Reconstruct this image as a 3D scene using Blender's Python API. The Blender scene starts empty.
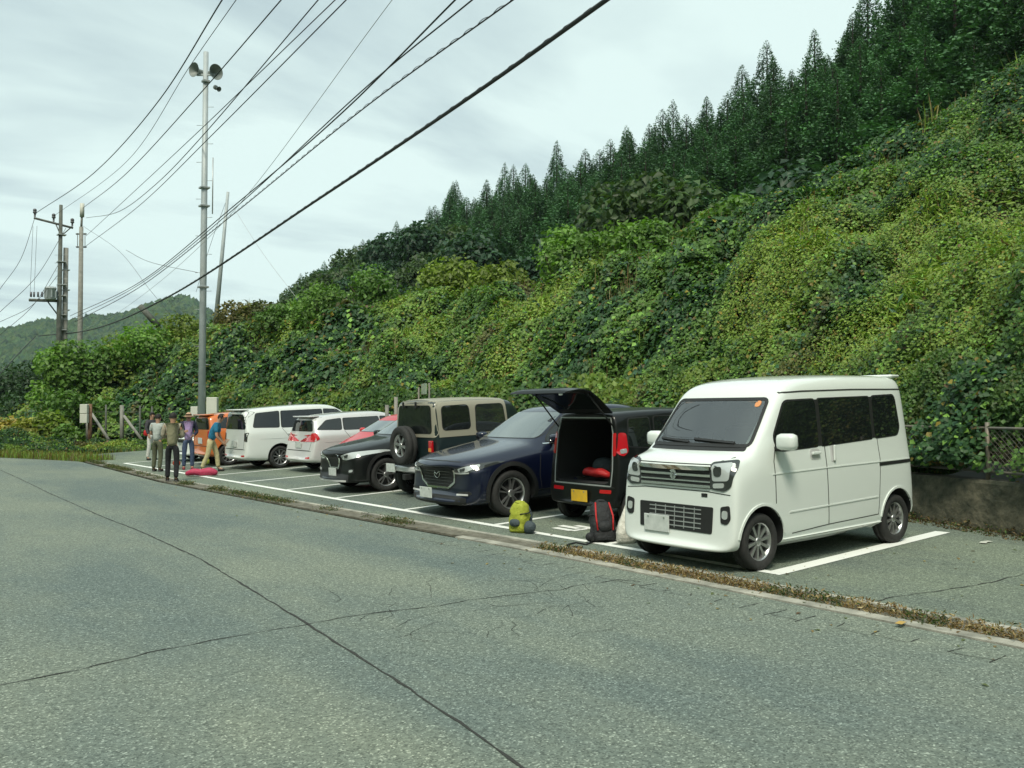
import bpy, bmesh, math, random
import numpy as np
from mathutils import Vector, Matrix, Euler
from mathutils.bvhtree import BVHTree
from mathutils.geometry import delaunay_2d_cdt

random.seed(7)
rng = np.random.default_rng(11)
scene = bpy.context.scene
col = scene.collection
R = math.radians

# ------------------------------------------------------------------ camera
CAM_H = 1.525; FPX = 890.0; YAW = R(37.8); PITCH = math.atan(28/FPX)
cam_data = bpy.data.cameras.new('camera')
cam_data.sensor_width = 36.0
cam_data.lens = FPX/1024*36.0
cam_data.clip_start = 0.1; cam_data.clip_end = 5000
cam = bpy.data.objects.new('camera', cam_data)
cam.location = (0, 0, CAM_H)
cam.rotation_euler = (R(90)+PITCH, 0, -YAW)
col.objects.link(cam)
scene.camera = cam

# ------------------------------------------------------------------ sky and sun
SUN_EL = 54; SUN_AZ = 228      # compass style: 0 = +Y, clockwise towards +X
world = bpy.data.worlds.new('World'); scene.world = world
world.use_nodes = True
nt = world.node_tree; nt.nodes.clear()
def N(nt, typ, **kw):
    n = nt.nodes.new(typ)
    for k, v in kw.items():
        if k.startswith('i_'):
            key = k[2:]
            key = int(key) if key.isdigit() else key.replace('_', ' ')
            n.inputs[key].default_value = v
        else: setattr(n, k, v)
    return n
L = lambda nt, a, b: nt.links.new(a, b)
sky = N(nt, 'ShaderNodeTexSky', sky_type='NISHITA', sun_disc=False)
sky.sun_elevation = R(SUN_EL); sky.sun_rotation = R(SUN_AZ); sky.air_density = 1.0; sky.dust_density = 2.0
tc = N(nt, 'ShaderNodeTexCoord')
sep = N(nt, 'ShaderNodeSeparateXYZ'); L(nt, tc.outputs['Generated'], sep.inputs[0])
mx = N(nt, 'ShaderNodeMath', operation='MAXIMUM', i_1=0.0); L(nt, sep.outputs['Z'], mx.inputs[0])
ad = N(nt, 'ShaderNodeMath', operation='ADD', i_1=0.09); L(nt, mx.outputs[0], ad.inputs[0])
dx = N(nt, 'ShaderNodeMath', operation='DIVIDE'); L(nt, sep.outputs['X'], dx.inputs[0]); L(nt, ad.outputs[0], dx.inputs[1])
dy = N(nt, 'ShaderNodeMath', operation='DIVIDE'); L(nt, sep.outputs['Y'], dy.inputs[0]); L(nt, ad.outputs[0], dy.inputs[1])
cb = N(nt, 'ShaderNodeCombineXYZ'); L(nt, dx.outputs[0], cb.inputs[0]); L(nt, dy.outputs[0], cb.inputs[1])
mp = N(nt, 'ShaderNodeMapping'); mp.inputs['Rotation'].default_value = (0, 0, R(37)); mp.inputs['Scale'].default_value = (0.5, 0.95, 1)
L(nt, cb.outputs[0], mp.inputs[0])
n1 = N(nt, 'ShaderNodeTexNoise', i_Scale=1.1, i_Detail=6.0, i_Roughness=0.52, i_Distortion=0.35); L(nt, mp.outputs[0], n1.inputs['Vector'])
rp = N(nt, 'ShaderNodeValToRGB')
rp.color_ramp.elements[0].position = 0.38; rp.color_ramp.elements[0].color = (4.6, 5.75, 5.9, 1)
rp.color_ramp.elements[1].position = 0.56; rp.color_ramp.elements[1].color = (7.1, 8.6, 8.2, 1)
L(nt, n1.outputs['Fac'], rp.inputs[0])
mixs = N(nt, 'ShaderNodeMixRGB', i_Fac=0.90); L(nt, sky.outputs[0], mixs.inputs[1]); L(nt, rp.outputs[0], mixs.inputs[2])
bg = N(nt, 'ShaderNodeBackground', i_Strength=0.1); L(nt, mixs.outputs[0], bg.inputs['Color'])
wo = N(nt, 'ShaderNodeOutputWorld'); L(nt, bg.outputs[0], wo.inputs['Surface'])

sd = bpy.data.lights.new('sun', 'SUN'); sd.energy = 2.6; sd.angle = R(16); sd.color = (1.0, 0.94, 0.78)
so = bpy.data.objects.new('sun', sd); col.objects.link(so)
sv = Vector((math.sin(R(SUN_AZ))*math.cos(R(SUN_EL)), math.cos(R(SUN_AZ))*math.cos(R(SUN_EL)), math.sin(R(SUN_EL))))
so.rotation_euler = sv.to_track_quat('Z', 'Y').to_euler()

scene.view_settings.view_transform = 'Standard'
scene.view_settings.look = 'None'
scene.view_settings.exposure = 0.30
scene.view_settings.gamma = 1.0

# ------------------------------------------------------------------ helpers: tags, meshes
def tag(o, label=None, cat=None, group=None, kind=None):
    if label: o['label'] = label
    if cat: o['category'] = cat
    if group: o['group'] = group
    if kind: o['kind'] = kind
    return o
def empty(name, loc=(0, 0, 0), rz=0.0):
    o = bpy.data.objects.new(name, None); col.objects.link(o)
    o.location = loc; o.rotation_euler = (0, 0, rz); o.empty_display_size = 0.3
    return o
def link(name, me, mat=None, parent=None, smooth=False):
    if mat is not None:
        for m in (mat if isinstance(mat, (list, tuple)) else [mat]): me.materials.append(m)
    if smooth: me.polygons.foreach_set('use_smooth', [True]*len(me.polygons))
    o = bpy.data.objects.new(name, me); col.objects.link(o)
    if parent: o.parent = parent
    return o
def pydata(name, v, f, mat=None, parent=None, smooth=False):
    me = bpy.data.meshes.new(name); me.from_pydata([tuple(p) for p in v], [], [tuple(q) for q in f]); me.update()
    return link(name, me, mat, parent, smooth)
def fastmesh(name, V, F, mat=None, parent=None, colors=None, smooth=False):
    V = np.asarray(V, dtype=np.float32); F = np.asarray(F, dtype=np.int32)
    n, k = F.shape
    me = bpy.data.meshes.new(name)
    me.vertices.add(len(V)); me.vertices.foreach_set('co', V.ravel())
    me.loops.add(n*k); me.loops.foreach_set('vertex_index', F.ravel())
    me.polygons.add(n)
    me.polygons.foreach_set('loop_start', np.arange(0, n*k, k, dtype=np.int32))
    me.polygons.foreach_set('loop_total', np.full(n, k, dtype=np.int32))
    me.update(calc_edges=True)
    if colors is not None:
        a = me.color_attributes.new('Col', 'FLOAT_COLOR', 'POINT')
        c = np.ones((len(V), 4), dtype=np.float32); c[:, :3] = colors
        a.data.foreach_set('color', c.ravel())
    return link(name, me, mat, parent, smooth)
def from_bm(name, bm, mat=None, parent=None, smooth=False):
    me = bpy.data.meshes.new(name); bm.normal_update(); bm.to_mesh(me); bm.free()
    return link(name, me, mat, parent, smooth)
def smooth_angle(o, ang=35):
    me = o.data
    me.polygons.foreach_set('use_smooth', [True]*len(me.polygons))
    bm = bmesh.new(); bm.from_mesh(me)
    for e in bm.edges:
        if len(e.link_faces) == 2 and e.calc_face_angle(0) > R(ang): e.smooth = False
    bm.to_mesh(me); bm.free()
    return o
def bm_box(bm, c, s, rot=None, bevel=0.0):
    r = bmesh.ops.create_cube(bm, size=1.0)
    vs = r['verts']
    M = Matrix.Translation(Vector(c)) @ (rot.to_4x4() if rot is not None else Matrix.Identity(4)) @ Matrix.Diagonal((s[0], s[1], s[2], 1))
    bmesh.ops.transform(bm, matrix=M, verts=vs)
    if bevel > 0:
        es = list({e for v in vs for e in v.link_edges})
        bmesh.ops.bevel(bm, geom=es, offset=bevel, segments=2, affect='EDGES', profile=0.5)
    return vs
def bm_tube(bm, pts, rad, seg=8, cap=True):
    pts = [Vector(p) for p in pts]
    rads = rad if isinstance(rad, (list, tuple)) else [rad]*len(pts)
    rings = []
    up = None
    for i, p in enumerate(pts):
        d = (pts[min(i+1, len(pts)-1)]-pts[max(i-1, 0)])
        if d.length < 1e-9: d = Vector((0, 0, 1))
        d.normalize()
        if up is None:
            up = Vector((0, 0, 1)) if abs(d.z) < 0.9 else Vector((1, 0, 0))
        a = d.cross(up).normalized(); b = a.cross(d).normalized()
        up = b
        rings.append([bm.verts.new(p+(a*math.cos(t)+b*math.sin(t))*rads[i]) for t in [2*math.pi*k/seg for k in range(seg)]])
    for i in range(len(rings)-1):
        for k in range(seg):
            f = bm.faces.new((rings[i][k], rings[i][(k+1) % seg], rings[i+1][(k+1) % seg], rings[i+1][k])); f.smooth = True
    if cap:
        bm.faces.new(list(reversed(rings[0]))); bm.faces.new(rings[-1])
def bm_lathe(bm, prof, axis='Z', seg=24, M=Matrix.Identity(4), close=False, caps=True):
    rings = []
    for (r, h) in prof:
        ring = []
        for k in range(seg):
            t = 2*math.pi*k/seg
            c, s = math.cos(t)*r, math.sin(t)*r
            p = {'Z': (c, s, h), 'Y': (c, h, s), 'X': (h, c, s)}[axis]
            ring.append(bm.verts.new(M @ Vector(p)))
        rings.append(ring)
    n = len(rings)
    for i in range(n if close else n-1):
        for k in range(seg):
            a, b = rings[i], rings[(i+1) % n]
            f = bm.faces.new((a[k], a[(k+1) % seg], b[(k+1) % seg], b[k])); f.smooth = True
    if not close and caps:
        if prof[0][0] > 1e-6: bm.faces.new(rings[0])
        if prof[-1][0] > 1e-6: bm.faces.new(rings[-1])
def tube(name, pts, rad, mat, parent=None, seg=8):
    bm = bmesh.new(); bm_tube(bm, pts, rad, seg)
    bmesh.ops.recalc_face_normals(bm, faces=bm.faces)
    return from_bm(name, bm, mat, parent)
def boxo(name, c, s, mat, parent=None, rot=None, bevel=0.0):
    bm = bmesh.new(); bm_box(bm, c, s, rot, bevel)
    return from_bm(name, bm, mat, parent)

# value noise for geometry
def _h(ix, iy, iz):
    n = (ix*374761393 + iy*668265263 + iz*1274126177) & 0xffffffff
    n = ((n ^ (n >> 13))*1274126177) & 0xffffffff
    return ((n ^ (n >> 16)) & 0xffff)/65535.0
def vnoise(x, y, z=0.0):
    x = np.asarray(x, float); y = np.asarray(y, float); z = np.asarray(z, float)+np.zeros_like(x)
    ix, iy, iz = (np.floor(q).astype(np.int64) for q in (x, y, z))
    fx, fy, fz = x-ix, y-iy, z-iz
    fx, fy, fz = (q*q*(3-2*q) for q in (fx, fy, fz))
    r = 0
    for a in (0, 1):
        for b in (0, 1):
            for c in (0, 1):
                w = (fx if a else 1-fx)*(fy if b else 1-fy)*(fz if c else 1-fz)
                r = r+w*_h(ix+a, iy+b, iz+c)
    return r
def fbm(x, y, z=0.0, o=4):
    s = 0; a = .5
    for i in range(o):
        s = s+a*vnoise(np.asarray(x)*2**i+i*17.3, np.asarray(y)*2**i+i*5.1, z); a *= .5
    return s/(1-.5**o)
def sstep(a, b, x):
    t = np.clip((np.asarray(x, float)-a)/(b-a), 0, 1); return t*t*(3-2*t)

# ------------------------------------------------------------------ materials
def mat(name, color, rough=0.6, metal=0.0, coat=0.0, spec=0.5, ior=1.45, noise=None, bump=None, emit=None):
    m = bpy.data.materials.new(name); m.use_nodes = True
    nt = m.node_tree; b = nt.nodes['Principled BSDF']
    b.inputs['Base Color'].default_value = (*color, 1); b.inputs['Roughness'].default_value = rough
    b.inputs['Metallic'].default_value = metal; b.inputs['Coat Weight'].default_value = coat
    b.inputs['Coat Roughness'].default_value = 0.03
    b.inputs['Specular IOR Level'].default_value = spec; b.inputs['IOR'].default_value = ior
    t = None
    if noise or bump:
        t = N(nt, 'ShaderNodeTexCoord')
    if noise:   # (scale, amount, colour2)
        nn = N(nt, 'ShaderNodeTexNoise', i_Scale=noise[0], i_Detail=5.0, i_Roughness=0.6); L(nt, t.outputs['Object'], nn.inputs['Vector'])
        cr = N(nt, 'ShaderNodeValToRGB'); cr.color_ramp.elements[0].position = 0.35; cr.color_ramp.elements[1].position = 0.65
        cr.color_ramp.elements[0].color = (*color, 1); cr.color_ramp.elements[1].color = (*noise[1], 1)
        L(nt, nn.outputs['Fac'], cr.inputs[0]); L(nt, cr.outputs[0], b.inputs['Base Color'])
    if bump:
        nb = N(nt, 'ShaderNodeTexNoise', i_Scale=bump[0], i_Detail=4.0); L(nt, t.outputs['Object'], nb.inputs['Vector'])
        bp = N(nt, 'ShaderNodeBump', i_Strength=bump[1], i_Distance=bump[2]); L(nt, nb.outputs['Fac'], bp.inputs['Height'])
        L(nt, bp.outputs[0], b.inputs['Normal'])
    return m
def leaf_mat(name, trans=0.3, rough=0.5):
    m = bpy.data.materials.new(name); m.use_nodes = True
    nt = m.node_tree; b = nt.nodes['Principled BSDF']; out = nt.nodes['Material Output']
    at = N(nt, 'ShaderNodeAttribute', attribute_name='Col')
    L(nt, at.outputs['Color'], b.inputs['Base Color'])
    b.inputs['Roughness'].default_value = rough; b.inputs['Specular IOR Level'].default_value = 0.35
    tr = N(nt, 'ShaderNodeBsdfTranslucent'); mc = N(nt, 'ShaderNodeMixRGB', blend_type='MULTIPLY', i_Fac=1.0)
    mc.inputs[2].default_value = (1.3, 1.5, 0.6, 1)
    L(nt, at.outputs['Color'], mc.inputs[1]); L(nt, mc.outputs[0], tr.inputs['Color'])
    ms = N(nt, 'ShaderNodeMixShader', i_Fac=trans); L(nt, b.outputs[0], ms.inputs[1]); L(nt, tr.outputs[0], ms.inputs[2])
    L(nt, ms.outputs[0], out.inputs['Surface'])
    return m
def asphalt(name, c1, c2, c3, patch):
    m = bpy.data.materials.new(name); m.use_nodes = True
    nt = m.node_tree; b = nt.nodes['Principled BSDF']
    t = N(nt, 'ShaderNodeTexCoord')
    v = N(nt, 'ShaderNodeTexVoronoi', i_Scale=105.0, i_Randomness=1.0); L(nt, t.outputs['Object'], v.inputs['Vector'])
    sp = N(nt, 'ShaderNodeSeparateColor'); L(nt, v.outputs['Color'], sp.inputs[0])
    cr = N(nt, 'ShaderNodeValToRGB')
    e = cr.color_ramp.elements; e[0].position = 0.0; e[0].color = (*c1, 1); e[1].position = 1.0; e[1].color = (*c3, 1)
    k = e.new(0.35); k.color = (*c2, 1); k2 = e.new(0.88); k2.color = (*[q*1.15 for q in c2], 1)
    L(nt, sp.outputs[0], cr.inputs[0])
    nf = N(nt, 'ShaderNodeTexNoise', i_Scale=30.0, i_Detail=4.0); L(nt, t.outputs['Object'], nf.inputs['Vector'])
    mr = N(nt, 'ShaderNodeMapRange'); mr.inputs[1].default_value = .3; mr.inputs[2].default_value = .7; mr.inputs[3].default_value = .78; mr.inputs[4].default_value = 1.2
    L(nt, nf.outputs['Fac'], mr.inputs[0])
    m1 = N(nt, 'ShaderNodeMixRGB', blend_type='MULTIPLY', i_Fac=1.0); L(nt, cr.outputs[0], m1.inputs[1]); L(nt, mr.outputs[0], m1.inputs[2])
    # large worn patches, stretched along the traffic direction
    mpp = N(nt, 'ShaderNodeMapping'); mpp.inputs['Scale'].default_value = (1.0, 0.35, 1); L(nt, t.outputs['Object'], mpp.inputs[0])
    nl = N(nt, 'ShaderNodeTexNoise', i_Scale=0.55, i_Detail=6.0, i_Roughness=0.62); L(nt, mpp.outputs[0], nl.inputs['Vector'])
    r2 = N(nt, 'ShaderNodeValToRGB'); r2.color_ramp.elements[0].position = .38; r2.color_ramp.elements[1].position = .62
    r2.color_ramp.elements[0].color = (*patch[0], 1); r2.color_ramp.elements[1].color = (*patch[1], 1)
    L(nt, nl.outputs['Fac'], r2.inputs[0])
    m2 = N(nt, 'ShaderNodeMixRGB', blend_type='MULTIPLY', i_Fac=1.0); L(nt, m1.outputs[0], m2.inputs[1]); L(nt, r2.outputs[0], m2.inputs[2])
    L(nt, m2.outputs[0], b.inputs['Base Color'])
    b.inputs['Roughness'].default_value = 0.85; b.inputs['Specular IOR Level'].default_value = 0.3
    bp = N(nt, 'ShaderNodeBump', i_Strength=0.5, i_Distance=0.005); L(nt, v.outputs['Distance'], bp.inputs['Height'])
    L(nt, bp.outputs[0], b.inputs['Normal'])
    return m
# ------------------------------------------------------------------ ground heights
def tilt(Y): return .018+.030*sstep(7.0, 10.5, Y)
def lot_z(X, Y): return .025+tilt(Y)*np.maximum(np.asarray(X, float)-7.0, -.4)
_wy = [-12, 2, 4.35, 6.05, 9, 12, 16, 24, 31, 60, 140]; _wx = [3.8, 9.8, 10.85, 11.5, 12.6, 13.35, 13.9, 13.6, 12.6, 12.2, 12.2]
def wallX(Y): return np.interp(Y, _wy, _wx)
_ky = [-12, 0, 8, 13, 20, 24, 30, 33, 36, 40, 46]; _kx = [6.2, 6.2, 6.2, 6.04, 5.9, 6.1, 6.4, 5.3, 4.0, 1.5, -3]
def kerbX(Y): return np.interp(Y, _ky, _kx)
_cy = [0, 8.6, 10.7, 12.8, 17.9, 24, 30, 45, 57, 75, 110]; _cz = [9.6, 8.9, 7.9, 7.1, 6.5, 5.7, 5.9, 6.9, 6.3, 5.0, 4.0]
def crest(Y): return np.interp(Y, _cy, _cz)
_q = [0, .4, .62, .87, 1.15, 1.46, 2.0, 2.25, 2.6, 3.2]; _r = [.57, .555, .475, .43, .425, .42, .395, .335, .21, .1]
def topr(q): return np.interp(q, _q, _r)
TREE_H = 12.5
def hill_z(X, Y):
    X = np.asarray(X, float); Y = np.asarray(Y, float)
    w = wallX(Y)
    # beyond the lot end the bank wraps round towards the road
    edge = np.where(Y > 37, w-(w-8.2)*sstep(38, 44, Y)-0.0, w)
    s = X-edge
    C = crest(Y); Sc = 21.0-edge
    t = np.clip(s/Sc, 0, 1)
    low = np.where(Y > 36, lot_z(8, Y)+.05, .62)
    low = .62+(.12-.62)*sstep(34, 38, Y)
    zb = low+(C-low)*(1-(1-t)**1.7)
    p = np.where(X > 21, C+(X-21)*.09, zb)
    q = Y/np.maximum(X, 1)
    fz = 1.5+topr(q)*X-TREE_H
    u = sstep(30, 42, X)
    z = np.where(X > 30, p*(1-u)+np.maximum(fz, 0.5)*u, p)
    return np.where(s < 0, .1*sstep(34, 37, Y), z)
def lump(X, Y):
    b = 1-np.abs(2*fbm(X*.26+3, Y*.26+9, 0., 3)-1)*1.9
    c = fbm(X*.8, Y*.8, 5., 2); d = np.abs(2*vnoise(X*.62+30, Y*.62, 3.)-1)
    return (b-.75)*1.2+(c-.5)*1.3+(.35-d)*.9
def bank_z(X, Y):
    edge = np.where(np.asarray(Y) > 37, wallX(Y)-(wallX(Y)-8.2)*sstep(38, 44, Y), wallX(Y))
    s = np.asarray(X)-edge
    return hill_z(X, Y)+lump(X, Y)*sstep(.2, 2.5, s)*.8

# ------------------------------------------------------------------ materials of the setting
M = {}
M['road'] = asphalt('road_asphalt', (.078, .092, .084), (.150, .172, .155), (.38, .41, .37), ((.76, .85, .87), (1.16, 1.17, 1.04)))
M['lot'] = asphalt('lot_asphalt', (.074, .088, .080), (.142, .163, .146), (.33, .36, .32), ((.78, .84, .82), (1.2, 1.24, 1.05)))
M['soil'] = mat('soil', (.028, .026, .016), .95, noise=(1.2, (.05, .055, .02)), bump=(8, .6, .05))
M['earth'] = mat('earth', (.05, .07, .03), .95, noise=(.3, (.09, .10, .05)))
M['concrete'] = mat('concrete', (.30, .31, .27), .9, noise=(9, (.42, .42, .37)), bump=(60, .3, .01))
M['kerbc'] = mat('kerb_concrete', (.20, .20, .17), .9, noise=(4, (.42, .41, .35)), bump=(70, .4, .01))
M['mosswall'] = mat('mossy_concrete', (.034, .040, .026), .95, noise=(3.4, (.14, .13, .09)), bump=(9, .7, .05))
M['leaf'] = leaf_mat('leaf', .30)
M['needle'] = leaf_mat('needle', .12, .6)
M['bark'] = mat('bark', (.06, .045, .03), .95, noise=(7, (.12, .10, .07)), bump=(12, .8, .03))
M['crack'] = mat('crack_dark', (.035, .037, .034), .95)  # dark colour of the asphalt joints and cracks
M['galv'] = mat('galvanised_steel', (.42, .45, .45), .45, .6, noise=(14, (.5, .52, .52)))
M['polegrey'] = mat('pole_grey', (.36, .41, .43), .5, .1, noise=(3, (.44, .49, .50)))
M['poleconc'] = mat('pole_concrete', (.20, .20, .18), .9, noise=(5, (.30, .30, .27)))
M['poledark'] = mat('pole_weathered', (.075, .085, .075), .85, noise=(5, (.13, .14, .12)))
M['wire'] = mat('cable_black', (.03, .035, .035), .6)
M['porcelain'] = mat('insulator', (.10, .10, .11), .3)
M['boxgrey'] = mat('box_paint', (.55, .56, .50), .5, noise=(4, (.62, .63, .56)))
def paint_mat():
    m = bpy.data.materials.new('road_paint'); m.use_nodes = True
    nt = m.node_tree; b = nt.nodes['Principled BSDF']; t = N(nt, 'ShaderNodeTexCoord')
    n1 = N(nt, 'ShaderNodeTexNoise', i_Scale=14.0, i_Detail=7.0, i_Roughness=.7); L(nt, t.outputs['Object'], n1.inputs['Vector'])
    cr = N(nt, 'ShaderNodeValToRGB'); cr.color_ramp.elements[0].position = .30; cr.color_ramp.elements[1].position = .40
    cr.color_ramp.elements[0].color = (.22, .24, .22, 1); cr.color_ramp.elements[1].color = (.80, .82, .78, 1)
    L(nt, n1.outputs['Fac'], cr.inputs[0]); L(nt, cr.outputs[0], b.inputs['Base Color']); b.inputs['Roughness'].default_value = .7
    return m
M['paint'] = paint_mat()

def grid_mesh(name, xs_fn, ys, nx, zf, m, kind='structure'):
    V = []; F = []
    for Y in ys:
        x0, x1 = xs_fn(Y)
        X = np.linspace(x0, x1, nx); Z = zf(X, np.full(nx, Y))
        V += [(a, Y, c) for a, c in zip(X, Z)]
    for j in range(len(ys)-1):
        for i in range(nx-1):
            a = j*nx+i; F.append((a, a+1, a+nx+1, a+nx))
    o = fastmesh(name, V, F, m, smooth=True)
    tag(o, kind=kind); return o

# base ground sheet to the horizon
o = pydata('ground', [(-950, -950, -.06), (1100, -950, -.06), (1100, 1100, -.06), (-950, 1100, -.06)], [(0, 1, 2, 3)], M['earth']); tag(o, kind='structure')
# road
ys = np.concatenate([np.arange(-12, 48, 1.0)])
grid_mesh('road', lambda Y: (kerbX(Y)-12.5, kerbX(Y)-.07), ys, 14, lambda X, Y: 0.0*X+.035*np.sin(np.clip((kerbX(Y)-.07-X)/12.5, 0, 1)*math.pi)*0, M['road'])
# lot surface
def lotx(Y): return (float(kerbX(Y))+.36, float(wallX(Y))+.05)
grid_mesh('car_park', lotx, np.concatenate([np.arange(-12, 33.1, .75), [33.6]]), 16, lot_z, M['lot'])
# kerb edgings (two concrete strips either side of the weeds)
def strip(name, off0, off1, zt, y0, y1, m, wob=0.0):
    V = []; F = []; ysx = np.arange(y0, y1, .35)
    for Y in ysx:
        k = float(kerbX(Y)); w = wob*(float(vnoise(Y*1.3, 3.3))-.5)
        a, b = k+off0+w*.3, k+off1+w
        V += [(a, Y, -.02), (a, Y, zt), (b, Y, zt+.006), (b, Y, -.02)]
    for j in range(len(ysx)-1):
        for q in range(3):
            a = j*4+q; F.append((a, a+1, a+5, a+4))
    F.append((0, 1, 2, 3)); n = 4*(len(ysx)-1); F.append((n+3, n+2, n+1, n))
    return tag(pydata(name, V, F, m), kind='structure')
strip('kerb', -.06, .065, .012, -12, 9.3, M['kerbc'], .10)
strip('kerb_edging', .30, .365, .032, -12, 33, M['kerbc'], .03)
strip('gutter_soil', .05, .32, .006, -12, 33, mat('gutter_soil', (.10, .095, .07), .95, noise=(6, (.19, .18, .145)), bump=(40, .8, .02)), .0)

# painted bay lines
def ribbon(name, pts, w, zf, m, lift=.004, kind='structure', step=.3, jit=0.0, parent=None):
    P = []
    for (a, b) in zip(pts[:-1], pts[1:]):
        n = max(1, int(math.hypot(b[0]-a[0], b[1]-a[1])/step))
        for k in range(n): P.append((a[0]+(b[0]-a[0])*k/n, a[1]+(b[1]-a[1])*k/n))
    P.append(pts[-1]); V = []; F = []
    for i, p in enumerate(P):
        a = P[max(i-1, 0)]; b = P[min(i+1, len(P)-1)]
        d = Vector((b[0]-a[0], b[1]-a[1])).normalized(); n = Vector((-d.y, d.x))
        jx = n*(random.uniform(-jit, jit) if 0 < i < len(P)-1 else 0)
        ww = w*(1 if jit == 0 else random.uniform(.35, 1.3))*.5
        for s in (-1, 1):
            x, y = p[0]+jx.x+n.x*s*ww, p[1]+jx.y+n.y*s*ww
            V.append((x, y, float(zf(x, y))+lift))
        if i: F.append((2*i-2, 2*i-1, 2*i+1, 2*i))
    o = pydata(name, V, F, m, parent)
    if kind: tag(o, kind=kind)
    return o
LX = 7.04
ribbon('painted_line', [(LX, 5.0), (LX, 27.6)], .11, lot_z, M['paint'])
ribbon('painted_line', [(LX+.04, 5.08), (10.62, 5.29)], .17, lot_z, M['paint'], lift=.005)
for Yb in (7.36, 9.50, 11.81, 14.13, 16.2, 18.5, 20.8, 23.0, 25.3, 27.55):
    ribbon('painted_line', [(LX+.056, Yb), (float(wallX(Yb))-1.2, Yb)], .095, lot_z, M['paint'], lift=.005)
# worn painted number patch
for (x, y, w_, h_) in ((7.45, 8.55, .10, .34), (7.62, 8.62, .11, .36), (7.76, 8.5, .10, .3), (7.58, 8.36, .28, .08)):
    ribbon('painted_mark', [(x, y-h_/2), (x, y+h_/2)], w_, lot_z, M['paint'], lift=.006, step=.08)
# joints and cracks
zr = lambda x, y: 0.0
def gpx(px, py, z=0.0):
    v = -(py-384)/FPX; u = (px-512)/FPX
    d = math.cos(PITCH)-v*math.sin(PITCH); up = math.sin(PITCH)+v*math.cos(PITCH)
    t = (z-CAM_H)/up
    return ((u*math.cos(YAW)+d*math.sin(YAW))*t, (-u*math.sin(YAW)+d*math.cos(YAW))*t)
def at(px, py, t):
    v = -(py-384)/FPX; u = (px-512)/FPX
    d = math.cos(PITCH)-v*math.sin(PITCH); up = math.sin(PITCH)+v*math.cos(PITCH)
    return Vector(((u*math.cos(YAW)+d*math.sin(YAW))*t, (-u*math.sin(YAW)+d*math.cos(YAW))*t, CAM_H+up*t))
ribbon('road_joint', [gpx(*p) for p in [(0, 470), (20, 479), (51, 494), (78, 506), (105, 518), (137, 530), (168, 544), (200, 559), (255, 592), (310, 626), (400, 683), (470, 730), (540, 780)]], .018, zr, M['crack'], jit=.006, step=.12)
ribbon('road_joint', [gpx(*p) for p in [(-15, 687), (0, 685), (60, 674), (116, 661), (149, 653), (210, 641), (305, 625), (340, 618), (365, 614), (440, 606)]], .012, zr, M['crack'], jit=.012, step=.09)
ribbon('road_crack', [gpx(*p) for p in [(440, 606), (470, 600), (530, 593), (560, 590), (575, 586), (620, 580), (640, 582)]], .012, zr, M['crack'], jit=.014, step=.08)
rr = random.Random(5)
for k in range(34):            # fine map cracking
    px, py = rr.uniform(335, 620), rr.uniform(556, 640)
    if rr.random() < .4: py = rr.uniform(575, 612)
    p = gpx(px, py); a = rr.uniform(0, 6.28); pts = [p]
    for j in range(rr.randint(2, 4)):
        a += rr.uniform(-.9, .9); l = rr.uniform(.10, .28); p = (p[0]+math.cos(a)*l, p[1]+math.sin(a)*l)
        if p[0] > 5.9: break
        pts.append(p)
    if len(pts) > 1: ribbon('road_crack', pts, .004, zr, M['crack'], jit=.006, step=.05)
for k in range(26):            # block cracks along the kerb
    Y = 2.0+k*.27; x0 = 5.68+rr.uniform(-.03, .03)
    ribbon('road_crack', [(x0-.06*math.sin(k), Y), (x0+rr.uniform(.12, .26), Y+rr.uniform(-.02, .05))], .009, zr, M['crack'], jit=.006, step=.05)
    if rr.random() < .6: ribbon('road_crack', [(x0+.02, Y), (x0+rr.uniform(-.02, .04), Y+.25)], .007, zr, M['crack'], jit=.006, step=.05)
ribbon('lot_crack', [gpx(*p) for p in [(865, 607), (893, 600), (930, 596), (960, 592), (990, 588), (1024, 580)]], .012, lot_z, M['crack'], jit=.012, step=.08)
# retaining wall
V = []; F = []; ysx = np.arange(-8, 38, .4)
for Y in ysx:
    x = float(wallX(Y)); n = (float(vnoise(Y*2.1, 7.))-.5)*.05
    V += [(x+n, Y, -.05), (x+.03+n*.4, Y, .66), (x+.05, Y, .70+n*.5), (x+.30, Y, .70), (x+.30, Y, -.05)]
for j in range(len(ysx)-1):
    for q in range(4):
        a = j*5+q; F.append((a, a+1, a+6, a+5))
F.append((0, 1, 2, 3, 4)); n = 5*(len(ysx)-1); F.append((n+4, n+3, n+2, n+1, n))
tag(pydata('retaining_wall', V, F, M['mosswall']), 'low mossy stained concrete retaining wall at the back of the car park', 'wall')

# hillside soil surface
xs = np.concatenate([np.arange(0, 24, .5), np.arange(24, 130, 2.5)])
def hx(j, Y):
    e = float(wallX(Y)-(wallX(Y)-8.2)*sstep(38, 44, Y)); return e+.28
ysx = np.concatenate([np.arange(-6, 60, .5), np.arange(60, 175, 2.5)])
V = np.zeros((len(ysx), len(xs), 3))
for j, Y in enumerate(ysx):
    e = hx(j, Y); X = e+xs; V[j, :, 0] = X; V[j, :, 1] = Y; V[j, :, 2] = bank_z(X, np.full(len(X), Y))-.12
V = V.reshape(-1, 3); nx = len(xs)
F = [(j*nx+i, j*nx+i+1, (j+1)*nx+i+1, (j+1)*nx+i) for j in range(len(ysx)-1) for i in range(nx-1)]
tag(fastmesh('hillside', V, F, M['soil'], smooth=True), kind='structure')

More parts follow.
